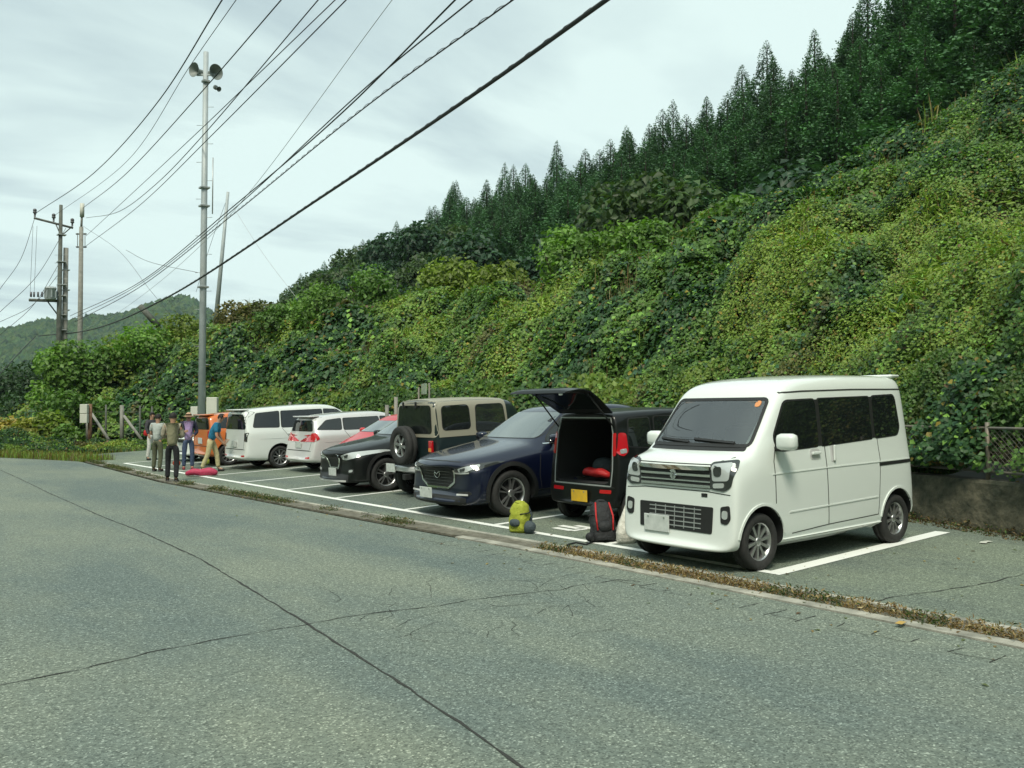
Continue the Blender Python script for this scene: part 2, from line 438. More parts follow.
# ------------------------------------------------------------------ leaves
def leaf_geo(P, Nn, size, C, aspect=.62, fold=.25, droop=.0):
    """P,Nn (n,3); kites folded along the midrib"""
    n = len(P)
    rnd = rng.normal(size=(n, 3)); Nn = Nn/np.linalg.norm(Nn, axis=1, keepdims=True)
    T = np.cross(Nn, rnd); T /= np.linalg.norm(T, axis=1, keepdims=True)+1e-9
    if droop: T[:, 2] -= droop; T /= np.linalg.norm(T, axis=1, keepdims=True)
    B = np.cross(Nn, T); s = size[:, None]
    base = P-T*s*.5; tip = P+T*s*.5+Nn*s*(-.12)
    l = P-B*s*aspect*.5+Nn*s*fold*.5-T*s*.08; r = P+B*s*aspect*.5+Nn*s*fold*.5-T*s*.08
    V = np.stack([base, l, tip, r], 1).reshape(-1, 3)
    i = np.arange(n)*4
    F = np.concatenate([np.stack([i, i+2, i+1], 1), np.stack([i, i+3, i+2], 1)])
    return V, F, np.repeat(C, 4, axis=0)
def merge(parts):
    V = []; F = []; C = []; o = 0
    for v, f, c in parts: V.append(v); F.append(f+o); C.append(c); o += len(v)
    return np.concatenate(V), np.concatenate(F), np.concatenate(C)
G_DK = np.array((.026, .075, .030)); G_MD = np.array((.088, .172, .036)); G_YG = np.array((.215, .300, .055)); G_LT = np.array((.17, .32, .06))
G_BR = np.array((.13, .09, .04)); G_YE = np.array((.34, .27, .05)); G_BL = np.array((.04, .10, .055))
def bank_leaves(n, xr, yr, size_fn, seed, thin=.0, hover=.30):
    X = rng.uniform(*xr, n); Y = rng.uniform(*yr, n)
    edge = wallX(Y)-(wallX(Y)-8.2)*sstep(38, 44, Y)
    X = edge+.15+(X-xr[0])
    return X, Y
def bank_normals(X, Y, e=.25):
    z0 = bank_z(X, Y); zx = bank_z(X+e, Y)-z0; zy = bank_z(X, Y+e)-z0
    Nn = np.stack([-zx/e, -zy/e, np.ones_like(X)], 1)
    return z0, Nn/np.linalg.norm(Nn, axis=1, keepdims=True)
def patch_color(X, Y, n, bright=1.0):
    a = fbm(X*.22+40, Y*.22+10, 2., 4); b = fbm(X*.7+4, Y*.7+31, 8., 3); c = fbm(X*1.9, Y*1.9, 3., 2)
    yg = sstep(.48, .60, a*.6+b*.4); dk = sstep(.50, .60, 1-a*.45-b*.55); br = sstep(.62, .72, fbm(X*.5+90, Y*.5, 1., 3)*.6+c*.4)
    yg = np.clip(yg+.35*sstep(24, 40, Y)*sstep(.42, .55, b), 0, 1)
    C = G_MD*np.ones((n, 1))
    C = C*(1-yg[:, None])+G_YG*yg[:, None]
    C = C*(1-dk[:, None]*.85)+G_DK*dk[:, None]*.85
    C = C*(1-br[:, None]*.6)+G_BR*br[:, None]*.6
    r = rng.random(n)
    pick = r < .10; C[pick] = G_LT*rng.uniform(.8, 1.3, (pick.sum(), 1))
    pick = (r > .10) & (r < .10+.02*(1+1.5*yg)); C[pick] = G_YE*rng.uniform(.5, .9, (pick.sum(), 1))
    pick = (r > .22) & (r < .24); C[pick] = G_BR*rng.uniform(.6, 1.4, (pick.sum(), 1))
    pick = (r > .28) & (r < .36); C[pick] = G_BL*rng.uniform(.7, 1.3, (pick.sum(), 1))
    return C*rng.uniform(.72, 1.28, (n, 1))*bright*1.12, yg, dk
parts = []
def scatter(n, s0, s1, y0, y1, smin, smax):
    Y = rng.uniform(y0, y1, n); s = rng.uniform(s0, s1, n)
    edge = wallX(Y)-(wallX(Y)-8.2)*sstep(38, 44, Y)
    X = edge+s
    z, Nn = bank_normals(X, Y)
    C, yg, dk = patch_color(X, Y, n)
    # leafy clumps: some places stay bare and show the dark inside
    gap = fbm(X*1.7+7, Y*1.7, z*.6, 3)
    keep = (gap > .42) | (rng.random(n) < .22)
    size = rng.uniform(smin, smax, n)*(1+.25*dk-.35*yg)
    h = rng.random(n)**1.6*.35+(gap-.45)*1.1
    jit = rng.normal(size=(n, 3))*np.array([.55, .55, .30])
    Nl = Nn*1.0+jit+np.array([-.25, -.25, .35])
    P = np.stack([X, Y, z], 1)+Nn*h[:, None]
    return leaf_geo(P[keep], Nl[keep], size[keep], C[keep], aspect=.8, fold=.18)
parts.append(scatter(420000, .1, 11.5, 0, 9, .035, .085))
parts.append(scatter(260000, .1, 11.5, 9, 14, .05, .115))
parts.append(scatter(330000, .1, 10, 14, 28, .07, .16))
parts.append(scatter(200000, .1, 11, 28, 45, .11, .23))
parts.append(scatter(50000, .1, 14, 45, 75, .24, .44))
# fine grassy / small-leaf layer in the yellow-green places
def fine(n, s0, s1, y0, y1, smin, smax):
    Y = rng.uniform(y0, y1, n); X = wallX(Y)-(wallX(Y)-8.2)*sstep(38, 44, Y)+rng.uniform(s0, s1, n)
    C, yg, dk = patch_color(X, Y, n)
    k = rng.random(n) < yg*.9+.08; X, Y, C = X[k], Y[k], C[k]; n = len(X)
    z, Nn = bank_normals(X, Y)
    P = np.stack([X, Y, z+rng.uniform(.0, .42, n)], 1)
    Nl = rng.normal(size=(n, 3))+np.array([-.5, -.5, .2])
    return leaf_geo(P, Nl, rng.uniform(smin, smax, n), C*1.1, aspect=.28, fold=.1)
parts.append(fine(170000, .3, 11.5, 0, 18, .08, .20)); parts.append(fine(120000, .3, 11, 18, 45, .16, .32))
V, F, C = merge(parts)
tag(fastmesh('vine_cover', V, F, M['leaf'], colors=C), 'dense kudzu vines and weeds smothering the steep bank behind the cars', 'vegetation', kind='stuff')

# vine curtain hanging over wall and fence
def curtain(n, y0, y1, ztop, smin, smax, thick=.55):
    Y = rng.uniform(y0, y1, n); u = rng.random(n)
    w = wallX(Y); top = ztop+.7*(fbm(Y*.8, 0*Y+3., 0., 3)-.5)
    zb = .70+.55*sstep(.45, .65, fbm(Y*.9+50, 0*Y+8., 0., 2))*sstep(6.0, 4.6, Y)
    Z = zb+(top-zb)*u
    bulge = .35*np.sin(np.clip(u, 0, 1)*2.6)+.45*(fbm(Y*1.2, Z*1.2, 4., 3)-.45)
    X = w+.45+u*.55-bulge-rng.random(n)**2*.1+rng.random(n)*thick*.5
    C, yg, dk = patch_color(X+20, Y*1.3+Z, n)
    C = C*.55+(G_MD*.8)*.45*rng.uniform(.5, 1.5, (n, 1))
    Nl = np.stack([-1+0*Y, -.35+0*Y, .55+0*Y], 1)+rng.normal(size=(n, 3))*.5
    gap = fbm(Y*2.3, Z*2.3, 9., 3); k = (gap > .38) | (rng.random(n) < .2)
    P = np.stack([X, Y, Z], 1)
    return leaf_geo(P[k], Nl[k], rng.uniform(smin, smax, n)[k], C[k], aspect=.8, droop=.4)
V, F, C = merge([curtain(260000, .5, 8, 2.35, .028, .072), curtain(90000, 8, 14, 2.35, .045, .10), curtain(70000, 14, 38, 2.3, .08, .18)])
tag(fastmesh('hanging_vines', V, F, M['leaf'], colors=C), 'curtain of green vines hanging over the fence above the retaining wall', 'vegetation', kind='stuff')

# ------------------------------------------------------------------ trees
def cedar_proto(seed, h=12.5, r=1.75, n=9000, tone=1.0):
    g = np.random.default_rng(seed)
    u = 1-g.random(n)**.62
    az = g.uniform(0, 2*np.pi, n)
    layer = .5+.5*np.sin(u*h*2.1+2.2*np.sin(az*2+seed)+g.uniform(0, .5, n))
    prof = np.minimum((1-u)**.80*1.65, 1.0-.30*(.45-np.minimum(u, .45)))*(1-.12*u)
    rad = r*prof*(.62+.38*layer)*g.uniform(.72, 1.06, n)+.02
    z = h*(.08+.94*u)
    lobe = 1+.20*np.sin(az*3+seed+u*4)+.12*np.sin(az*7+u*11+seed)
    rad *= lobe
    P = np.stack([np.cos(az)*rad, np.sin(az)*rad, z], 1)
    out = np.stack([np.cos(az), np.sin(az), -0.15+0*az], 1)
    parts = []
    for k in range(2):
        Pn = P+g.normal(size=P.shape)*(.03+.10*np.minimum(1, 3*(1-u)))[:, None]
        Nn = out*.5+g.normal(size=P.shape)*.35+np.array([0, 0, .75])
        C = np.array((.062, .150, .060))*tone*(.55+.55*layer[:, None])*g.uniform(.6, 1.5, (n, 1))
        s = g.uniform(.15, .31, n)*(.35+.65*np.minimum(1, 2*(1-u)))
        nn = n; rnd = g.normal(size=(nn, 3))*.5
        T = out+rnd+np.array([0, 0, .25]); T /= np.linalg.norm(T, axis=1, keepdims=True)
        Bn = np.cross(Nn, T); Bn /= np.linalg.norm(Bn, axis=1, keepdims=True)+1e-9
        ss = s[:, None]
        V = np.stack([Pn-T*ss*.5, Pn-Bn*ss*.32, Pn+T*ss*.6, Pn+Bn*ss*.32], 1).reshape(-1, 3)
        i = np.arange(nn)*4
        F = np.concatenate([np.stack([i, i+2, i+1], 1), np.stack([i, i+3, i+2], 1)])
        parts.append((V, F, np.repeat(C, 4, axis=0)))
    return merge(parts)
def me_of(name, V, F, C, m):
    o = fastmesh(name, V, F, m, colors=C); me = o.data; bpy.data.objects.remove(o); return me
cedar_me = [me_of('crown', *cedar_proto(k, h=12.5+.0*k, r=(2.2, 2.45, 2.0, 2.6, 2.3, 2.05)[k], tone=(1, .85, 1.15, .95, 1.25, 1.05)[k]), M['needle']) for k in range(6)]
bm = bmesh.new(); bm_tube(bm, [(0, 0, -1.0), (0, 0, 6), (0.02, 0, 12.3)], [.19, .13, .03], 7)
tm = bpy.data.meshes.new('trunk'); bm.to_mesh(tm); bm.free(); tm.materials.append(mat('cedar_bark', (.022, .017, .013), .95))
def plant_tree(name, meshes, x, y, z, s, sz, rz, label, cat, group):
    t = empty(name, (x, y, z), rz); t.scale = (s, s, sz)
    for nm, me in meshes:
        o = bpy.data.objects.new(nm, me); col.objects.link(o); o.parent = t
    tag(t, label, cat, group); return t
cand = []
gt = np.random.default_rng(3)
for X in np.arange(40, 66, 2.95):
    for Y in np.arange(10, 145, 2.95):
        x = X+gt.uniform(-1, 1); y = Y+gt.uniform(-1, 1); q = y/x
        if .26 < q < 2.3: cand.append((x, y))
cand.sort(key=lambda p: p[0]**2+p[1]**2)
nb = 0
broad_spots = []
for (x, y) in cand:
    q = y/x; z = float(hill_z(x, y))
    if q > 1.45 and x < 58 and gt.random() < .75: broad_spots.append((x, y, z)); continue
    if nb >= 296: break
    nb += 1
    k = gt.integers(6); sc = gt.uniform(.95, 1.25)
    hs = (gt.uniform(.84, 1.12) if gt.random() < .86 else 1.17)*(1.0 if q < 1.5 else .9)*(.72+.32*min(1, (x-40)/23))
    plant_tree('cedar_tree', [('crown', cedar_me[k]), ('trunk', tm)], x, y, z, sc, hs, gt.uniform(0, 6.28),
        'tall dark cedar crowded in the plantation on the upper hillside', 'tree', 'cedars of the plantation on the hill')
# broadleaf crowns
def broad_proto(seed, h=6.0, r=2.6, n=3800, base=G_MD*.75, leaf=(.2, .42), lobes=9, flat=.8):
    g = np.random.default_rng(seed)
    cs = []
    for k in range(lobes):
        a = g.uniform(0, 6.28); d = r*.62*math.sqrt(g.random()); cs.append((math.cos(a)*d, math.sin(a)*d, h*(.45+.38*g.random()-.12*d/r), r*g.uniform(.32, .55)))
    cs.append((0, 0, h*.78, r*.5)); parts = []
    m = n//len(cs)
    for (cx, cy, cz, cr) in cs:
        D = g.normal(size=(m, 3)); D /= np.linalg.norm(D, axis=1, keepdims=True)
        rad = cr*(.75+.35*g.random(m))*(1+.25*(vnoise(D[:, 0]*2.5+5, D[:, 1]*2.5+5, D[:, 2]*2.5+seed)-.5))
        P = D*rad[:, None]*np.array([1, 1, flat])+np.array([cx, cy, cz])
        P += g.normal(size=P.shape)*.06
        C = base*(g.uniform(.6, 1.5, (m, 1)))*g.uniform(.75, 1.25)
        Nl = D*.8+g.normal(size=P.shape)*.5+np.array([0, 0, .4])
        parts.append(leaf_geo(P, Nl, g.uniform(*leaf, m), C, aspect=.7))
    return merge(parts)
bm = bmesh.new(); bm_tube(bm, [(0, 0, -1), (.1, 0, 1.6), (0, .1, 3.2), (0, 0, 4.6)], [.2, .16, .11, .05], 7)
for k in range(5):
    a = k*1.3; bm_tube(bm, [(0.05, .05, 2+.3*k), (math.cos(a)*.8, math.sin(a)*.8, 3+.3*k), (math.cos(a)*1.6, math.sin(a)*1.6, 3.9+.2*k)], [.09, .06, .03], 6)
btm = bpy.data.meshes.new('trunk'); bm.to_mesh(btm); bm.free(); btm.materials.append(mat('cedar_bark', (.022, .017, .013), .95))
OL = np.array((.062, .112, .036))
broad_me = [me_of('crown', *broad_proto(20, base=np.array((.05, .085, .035))), M['leaf']), me_of('crown', *broad_proto(21, r=3.0, base=np.array((.028, .068, .035))), M['leaf']),
            me_of('crown', *broad_proto(22, h=6.6, base=OL*.9), M['leaf'])]
for k_ in range(16):
    y_ = 22+k_*3.1+gt.uniform(-1, 1); x_ = 36.5+gt.uniform(-1.5, 2.0); broad_spots.append((x_, y_, float(hill_z(x_, y_))-3.4))
for i, (x, y, z) in enumerate(broad_spots):
    k = gt.integers(3); s = gt.uniform(1.15, 1.6)
    plant_tree('broadleaf_tree', [('crown', broad_me[k]), ('trunk', btm)], x, y, z+gt.uniform(2.2, 4.4)*(1 if q < 2.05 else .5), s, s*gt.uniform(.9, 1.15), gt.uniform(0, 6.28),
        *(('rounded dull green broadleaf tree at the left foot of the cedar hill', 'tree', 'broadleaf trees left of the cedars') if y/x > 1.45 else ('rounded broadleaf tree fringing the bottom edge of the cedar plantation', 'tree', 'broadleaf trees below the cedars')))
# shrubs and vine-clad trees along the crest and at the far end of the car park
def shrub(x, y, z, h, r, base, label, cat='shrub', group=None, n=2600, leaf=(.12, .28), name='shrub', seed=0, lobes=7):
    t = empty(name, (x, y, z))
    Vv, F, C = broad_proto(seed+100, h=h, r=r, n=n, base=base, leaf=leaf, lobes=lobes, flat=.9)
    Vv[:, 2] -= h*.15
    fastmesh('crown', Vv, F, M['leaf'], parent=t, colors=C)
    bm = bmesh.new(); bm_tube(bm, [(0, 0, -.6), (.05, 0, h*.35), (0, .05, h*.6)], [.07, .05, .02], 6)
    for k in range(4):
        a = k*1.6+seed; bm_tube(bm, [(0, 0, h*.2), (math.cos(a)*r*.3, math.sin(a)*r*.3, h*.4), (math.cos(a)*r*.5, math.sin(a)*r*.5, h*.6)], [.05, .03, .015], 5)
    from_bm('trunk', bm, M['bark'], t)
    return tag(t, label, cat, group)
def shrub_at(px, pyt, t, h, r, base, label, **kw):
    p = at(px, pyt, t); gz = float(hill_z(p.x, p.y)); hh = max(h, p.z-gz-.3)
    return shrub(p.x, p.y, p.z-hh*.93, hh, r, base, label, **kw)
YG2 = G_YG*.75; 
k = 0
for (px, py, t, h, r, b, lab) in [
    (562, 222, 30, 3.2, 1.7, G_LT*.8, 'vine-clad bright green shrub standing leftmost on the crest below the cedars'),
    (592, 226, 29, 3.0, 1.6, G_MD*1.1, 'vine-clad shrub second from the left on the crest below the cedars'),
    (622, 216, 28, 3.2, 1.7, G_LT*.8, 'tallest vine-clad shrub of the crest group in front of the cedars'),
    (655, 214, 27, 3.0, 1.6, G_MD*1.1, 'vine-clad shrub at the right end of the crest group, where the bank steepens'),
    (505, 262, 34, 2.2, 1.6, G_YG*.7, 'yellowish shrub on the crest below the rounded broadleaf trees'),
    (455, 258, 36, 2.4, 1.7, G_YG*.7, 'yellow-green shrub on the crest left of the yellowish one, under the grey-green trees'),
    (372, 268, 40, 2.6, 2.0, G_MD*1.1, 'green shrub on the crest below the left tip of the forest'),
    (322, 283, 42, 2.8, 2.0, G_LT*.7, 'light green shrub where the crest drops towards the sky'),
    (288, 302, 43, 2.6, 1.8, G_MD, 'dark leaved shrub ending the high crest, left of the forest tip'),
    (748, 196, 26, 2.6, 1.6, G_MD*.9, 'dense shrub on the crest halfway up, below the tall cedars'),
    (880, 132, 27, 3.8, 2.0, np.array((.06, .14, .04)), 'feathery green sapling at the cedar edge high on the right'),
    (830, 170, 27, 3.2, 1.9, np.array((.05, .12, .04)), 'bushy green sapling below the cedars, left of the feathery one')]:
    shrub_at(px, py, t, h, r, b, lab, seed=k, leaf=(.12, .26)); k += 1
LB = [(235, 315, 46, 3.2, 2.0, np.array((.13, .12, .04)), 'brownish autumn shrub on the crest beside the leaning pole'),
    (262, 318, 46, 2.6, 1.7, np.array((.10, .12, .04)), 'olive brown shrub right of the leaning pole'),
    (178, 325, 46, 4.0, 2.2, YG2, 'yellow-green bush on the skyline just left of the loudspeaker pole'),
    (150, 332, 44, 4.2, 2.1, G_LT*.75, 'light green bush under the broken pole stub'),
    (122, 342, 44, 4.4, 2.0, YG2, 'yellow-green bush right of the thin utility pole'),
    (95, 345, 43, 4.8, 1.9, G_MD*1.1, 'green bush at the foot of the thin utility pole'),
    (70, 338, 42, 5.2, 1.6, G_LT*.7, 'tall vine-wrapped tree around the foot of the pole with the transformer'),
    (66, 380, 38.5, 4.2, 1.5, G_MD, 'mid green bush in front of the vine-wrapped tree, left of the fence'),
    (50, 412, 36.8, 2.2, 1.1, YG2, 'leafy yellow-green bush by the bend, left of the meter box'),
    (30, 424, 36.5, 1.6, 1.1, np.array((.24, .25, .05)), 'yellowing bush at the roadside bend'),
    (8, 426, 37, 1.6, 1.2, np.array((.32, .26, .05)), 'golden autumn bush at the left edge by the road'),
    (66, 432, 35.6, 1.0, .8, G_LT*.7, 'low light green weed clump just beyond the kerb end'),
    (100, 398, 40.5, 3.0, 1.5, G_MD, 'green bush pressing against the back of the end fence'),
    (132, 396, 40.5, 3.0, 1.5, G_DK*1.8, 'dark bush behind the right half of the end fence'),
    (168, 392, 40, 3.0, 1.6, G_MD, 'bush filling the corner between end fence and bank')]
for (px, py, t, h, r, b, lab) in LB:
    shrub_at(px, py-(16 if py < 350 else 4), t, h, r, b, lab, seed=k, leaf=(.14, .30), n=3200); k += 1
for (px, py, t, r, lab) in [(40, 372, 62, 4.2, 'spreading dark tree beyond the bend, left of the poles'), (8, 376, 64, 4.0, 'dark tree beyond the bend at the left edge')]:
    p = at(px, py, t); tr = empty('broadleaf_tree', (p.x, p.y, -.5))
    Vv, F, C = broad_proto(k, h=p.z+.7, r=r, n=7000, base=np.array((.035, .075, .03)), leaf=(.2, .4), lobes=14, flat=.8)
    fastmesh('crown', Vv, F, M['leaf'], parent=tr, colors=C); k += 1
    o = bpy.data.objects.new('trunk', btm); col.objects.link(o); o.parent = tr
    tag(tr, lab, 'tree')

# tall weeds at the lot end and roadside
def weeds(name, pts_fn, n, hmin, hmax, cols, label, wfac=.06):
    P = []; F = []; C = []
    X, Y, Z = pts_fn(n)
    h = rng.uniform(hmin, hmax, n); a = rng.uniform(0, 6.28, n); ln = rng.uniform(.05, .55, n)*h
    w = h*wfac*.45*rng.uniform(.6, 1.4, n)
    dx, dy = np.cos(a), np.sin(a)
    b0 = np.stack([X-dy*w, Y+dx*w, Z], 1); b1 = np.stack([X+dy*w, Y-dx*w, Z], 1)
    m0 = np.stack([X+dx*ln*.35-dy*w*.8, Y+dy*ln*.35+dx*w*.8, Z+h*.6], 1); m1 = np.stack([X+dx*ln*.35+dy*w*.8, Y+dy*ln*.35-dx*w*.8, Z+h*.6], 1)
    tp = np.stack([X+dx*ln, Y+dy*ln, Z+h*np.where(ln > .3*h, .85, 1)], 1)
    V = np.stack([b0, b1, m0, m1, tp], 1).reshape(-1, 3); i = np.arange(n)*5
    F = np.concatenate([np.stack([i, i+1, i+3], 1), np.stack([i, i+3, i+2], 1), np.stack([i+2, i+3, i+4], 1)])
    ci = np.array(cols)[rng.integers(0, len(cols), n)]*rng.uniform(.6, 1.4, (n, 1))
    return tag(fastmesh(name, V, F, M['leaf'], colors=np.repeat(ci, 5, 0)), label, 'weeds', kind='stuff')
def verge(n):
    Y = rng.uniform(33.7, 40.5, n)**1.0; X = rng.uniform(2, 13.2, n)
    k = (X > kerbX(Y)+.25) & (X < wallX(Y)-.2) & ~((Y < 34.3) & (X < wallX(Y)) & (X > kerbX(33)+.5) & (rng.random(n) < .5)); X, Y = X[k], Y[k]
    X = np.resize(X, n); Y = np.resize(Y, n)
    X = X+rng.normal(size=n)*.05
    return X, Y, np.full(n, .03)
weeds('verge_weeds', verge, 26000, .06, .26, [G_MD, G_YG, G_LT, G_BR, G_YE*.7, G_MD*.7], 'overgrown weeds and grass beyond the far end of the car park')
def fringe(n):
    Y = rng.uniform(29.5, 36, n); X = kerbX(Y)+rng.uniform(-.15, .9, n)+sstep(31, 36, Y)*0
    return X, Y, np.full(n, .0)
weeds('roadside_grass', fringe, 5000, .06, .32, [G_BR, G_YG, G_LT, G_YE*.6], 'dry and green grass fringe where the road bends away')
def stalks(n):
    Y = rng.uniform(1, 60, n); X = wallX(Y)-(wallX(Y)-8.2)*sstep(38, 44, Y)+rng.uniform(.4, 10.5, n)
    k = fbm(X*.8+11, Y*.8, 3., 3) > .50; X, Y = np.resize(X[k], n), np.resize(Y[k], n)
    return X, Y, bank_z(X, Y)
weeds('dry_stalks', stalks, 16000, .25, .85, [G_BR*1.4, G_YG, (.30, .26, .12), G_BR, G_MD], 'thin dry stalks and grass sticking out of the vines on the bank', wfac=.03)
def gut(n):
    Y = rng.uniform(0, 31, n*3); d = fbm(Y*1.1, 0*Y+2., 0., 3)+.25*sstep(8.5, 4.5, Y)-.06*sstep(10, 14, Y)
    k = d > rng.uniform(.42, .60, n*3); Y = Y[k][:n]; Y = np.resize(Y, n)
    X = kerbX(Y)+rng.normal(.19, .075, n)+.06*(fbm(Y*2.3, 0*Y+5., 0., 2)-.5); return X, Y, np.full(n, .006)
def gutter_weeds():
    n = 20000; X, Y, Z = gut(n)
    P = np.stack([X, Y, Z+rng.random(n)**2.5*.07], 1)
    near = sstep(9.5, 7.5, Y); g = fbm(Y*1.6+9, 0*Y+1., 0., 3)
    dry = np.array([(.28, .18, .08), (.33, .24, .11), (.18, .12, .06), (.40, .32, .18)])[rng.integers(0, 4, n)]
    grn = np.array([(.08, .13, .04), (.05, .09, .03), (.12, .12, .05)])[rng.integers(0, 3, n)]
    u = np.clip(near*.85+.15-(g > .56)*.6, 0.12, .93); pick = rng.random(n) < u
    C = np.where(pick[:, None], dry, grn)*rng.uniform(.6, 1.35, (n, 1))
    Nl = rng.normal(size=(n, 3))+np.array([0, 0, .5])
    V, F, C = leaf_geo(P, Nl, rng.uniform(.015, .055, n), C, aspect=.28)
    tag(fastmesh('gutter_weeds', V, F, M['leaf'], colors=C), 'dry brown and green weeds with leaf litter growing in the kerb gutter', 'weeds', kind='stuff')
gutter_weeds()
def wallfoot(n):
    Y = rng.uniform(-2, 14, n); X = wallX(Y)-rng.random(n)**2*.35; return X, Y, lot_z(X, Y)
def wall_litter():
    n = 9000; X, Y, Z = wallfoot(n); P = np.stack([X, Y, Z+.006+rng.random(n)**3*.09*sstep(.3, .0, wallX(Y)-X)], 1)
    C = np.array([G_BR, G_BR*.6, G_MD*.7, (.22, .17, .08), (.10, .08, .05)])[rng.integers(0, 5, n)]*rng.uniform(.6, 1.3, (n, 1))
    V, F, C = leaf_geo(P, rng.normal(size=(n, 3))*.8+np.array([0, 0, .8]), rng.uniform(.015, .06, n), C, aspect=.4)
    tag(fastmesh('wall_litter', V, F, M['leaf'], colors=C), 'dead leaves and low weeds along the foot of the retaining wall', 'fallen leaves', kind='stuff')
wall_litter()

# leaf litter on the asphalt
def litter(n):
    P = []
    for i in range(n):
        if rng.random() < .6: Y = rng.uniform(1, 20); X = float(kerbX(Y))+rng.normal(.1, .5)
        else: Y = rng.uniform(1, 16); X = rng.uniform(7, float(wallX(Y))-.1)
        z = float(lot_z(X, Y)) if X > float(kerbX(Y))+.36 else .0
        P.append((X, Y, z+.008))
    P = np.array(P); C = np.array([(.24, .17, .07), (.32, .24, .08), (.14, .09, .05), (.12, .15, .06)])[rng.integers(0, 4, n)]
    V, F, C = leaf_geo(P, np.array([0, 0, 1.])+rng.normal(size=(n, 3))*.12, rng.uniform(.02, .06, n), C, aspect=.6, fold=.1)
    tag(fastmesh('leaf_litter', V, F, M['leaf'], colors=C), 'scattered small fallen leaves on the asphalt', 'fallen leaves', kind='stuff')
litter(420)

# ------------------------------------------------------------------ distant hills
def far_hills():
    sil = [(-260, 372), (-120, 352), (0, 330), (40, 322), (90, 318), (130, 312), (160, 300), (185, 295), (200, 302), (215, 314), (240, 326), (300, 345), (420, 372), (560, 400)]
    px = np.array([p[0] for p in sil]); py = np.array([p[1] for p in sil])
    g = np.random.default_rng(9); nu, nv = 200, 60; V = []; 
    for i in range(nu):
        x = -260+i*820/(nu-1); y = np.interp(x, px, py)
        top = at(x, y, 620)
        for j in range(nv):
            v = j/(nv-1)
            t = 330+290*v; b = at(x, 412, t)
            zz = top.z*(v**1.15)*(1+.0*v)
            zz += (float(fbm(b.x*.010, b.y*.010, 1., 4))-.5)*46*math.sin(math.pi*min(v*1.0, 1))**.8
            V.append((b.x, b.y, zz-4*(1-v)))
    V = np.array(V); V[:, 2] += (fbm(V[:, 0]*.06, V[:, 1]*.06, 2., 3)-.5)*7
    F = [(i*nv+j, (i+1)*nv+j, (i+1)*nv+j+1, i*nv+j+1) for i in range(nu-1) for j in range(nv-1)]
    b = len(V); back = V[[i*nv+nv-1 for i in range(nu)]].copy(); 
    bk = []
    for i in range(nu):
        p = back[i]; d = np.array([p[0], p[1]])/np.hypot(p[0], p[1]); bk.append((p[0]+d[0]*200, p[1]+d[1]*200, -5))
    V = np.vstack([V, bk]); F += [(i*nv+nv-1, (i+1)*nv+nv-1, b+i+1, b+i) for i in range(nu-1)]
    hm = mat('hill_forest', (.025, .060, .028), .95, noise=(.035, (.060, .105, .035)))
    tag(fastmesh('hills', V, F, hm, smooth=True), kind='structure')
    # tree canopy bumps over the hills: one mass of far-off wood
    n = 42000; fi = rng.integers(0, len(F)-nu, n); Fa = np.array(F)[fi]; w = rng.dirichlet((1, 1, 1, 1), n)
    P = (V[Fa]*w[:, :, None]).sum(1)
    s = rng.uniform(1.6, 3.2, n); base = np.array([(.022, .055, .028), (.04, .085, .03), (.06, .10, .035), (.03, .07, .03)])
    tone = (fbm(P[:, 0]*.02, P[:, 1]*.02, 7., 3) > .5).astype(int)*1+rng.integers(0, 3, n); C = base[np.clip(tone, 0, 3)]*rng.uniform(.7, 1.3, (n, 1))
    octa = np.array([(1, 0, 0), (0, 1, 0), (-1, 0, 0), (0, -1, 0), (0, 0, .9)])
    O = octa[None]*s[:, None, None]*rng.uniform(.7, 1.25, (n, 5, 1))+P[:, None]; O[:, 4, :2] = P[:, :2]+rng.normal(size=(n, 2))*.8
    i = np.arange(n)*5
    FF = np.concatenate([np.stack([i+a, i+(a+1) % 4, i+4], 1) for a in range(4)])
    tag(fastmesh('hill_woods', O.reshape(-1, 3), FF, M['needle'], colors=np.repeat(C, 5, 0)), 'far-off woods covering the distant hills', 'forest', kind='stuff')
far_hills()

def back_hills():
    """the other side of the valley, behind the camera"""
    V = []; F = []; nu, nv = 90, 14
    for i in range(nu):
        a = R(120)+R(225)*i/(nu-1)      # clockwise from +Y, through the camera's back to its left
        for j in range(nv):
            v = j/(nv-1); d = 70+150*v
            x, y = math.sin(a)*d, math.cos(a)*d
            h = (112+26*(float(fbm(a*2.2, 0.*a, 3., 3))-.5)*2)*v**.9*(1-.75*float(sstep(R(300), R(345), a)))*float(sstep(R(115), R(150), a)*.8+.2)
            V.append((x, y, h-.5+(float(fbm(x*.05, y*.05, 0., 3))-.5)*10*v))
    for i in range(nu-1):
        for j in range(nv-1): F.append((i*nv+j, i*nv+j+1, (i+1)*nv+j+1, (i+1)*nv+j))
    n = len(V)
    for i in range(nu):
        x, y, z = V[i*nv+nv-1]; V.append((x*1.4, y*1.4, -2))
    for i in range(nu-1): F.append((i*nv+nv-1, n+i, n+i+1, (i+1)*nv+nv-1))
    m = mat('valley_woods', (.022, .05, .022), .95, noise=(.12, (.07, .11, .03)), bump=(.5, 1., 2.))
    tag(fastmesh('hills', V, F, m, smooth=True), kind='structure')
back_hills()

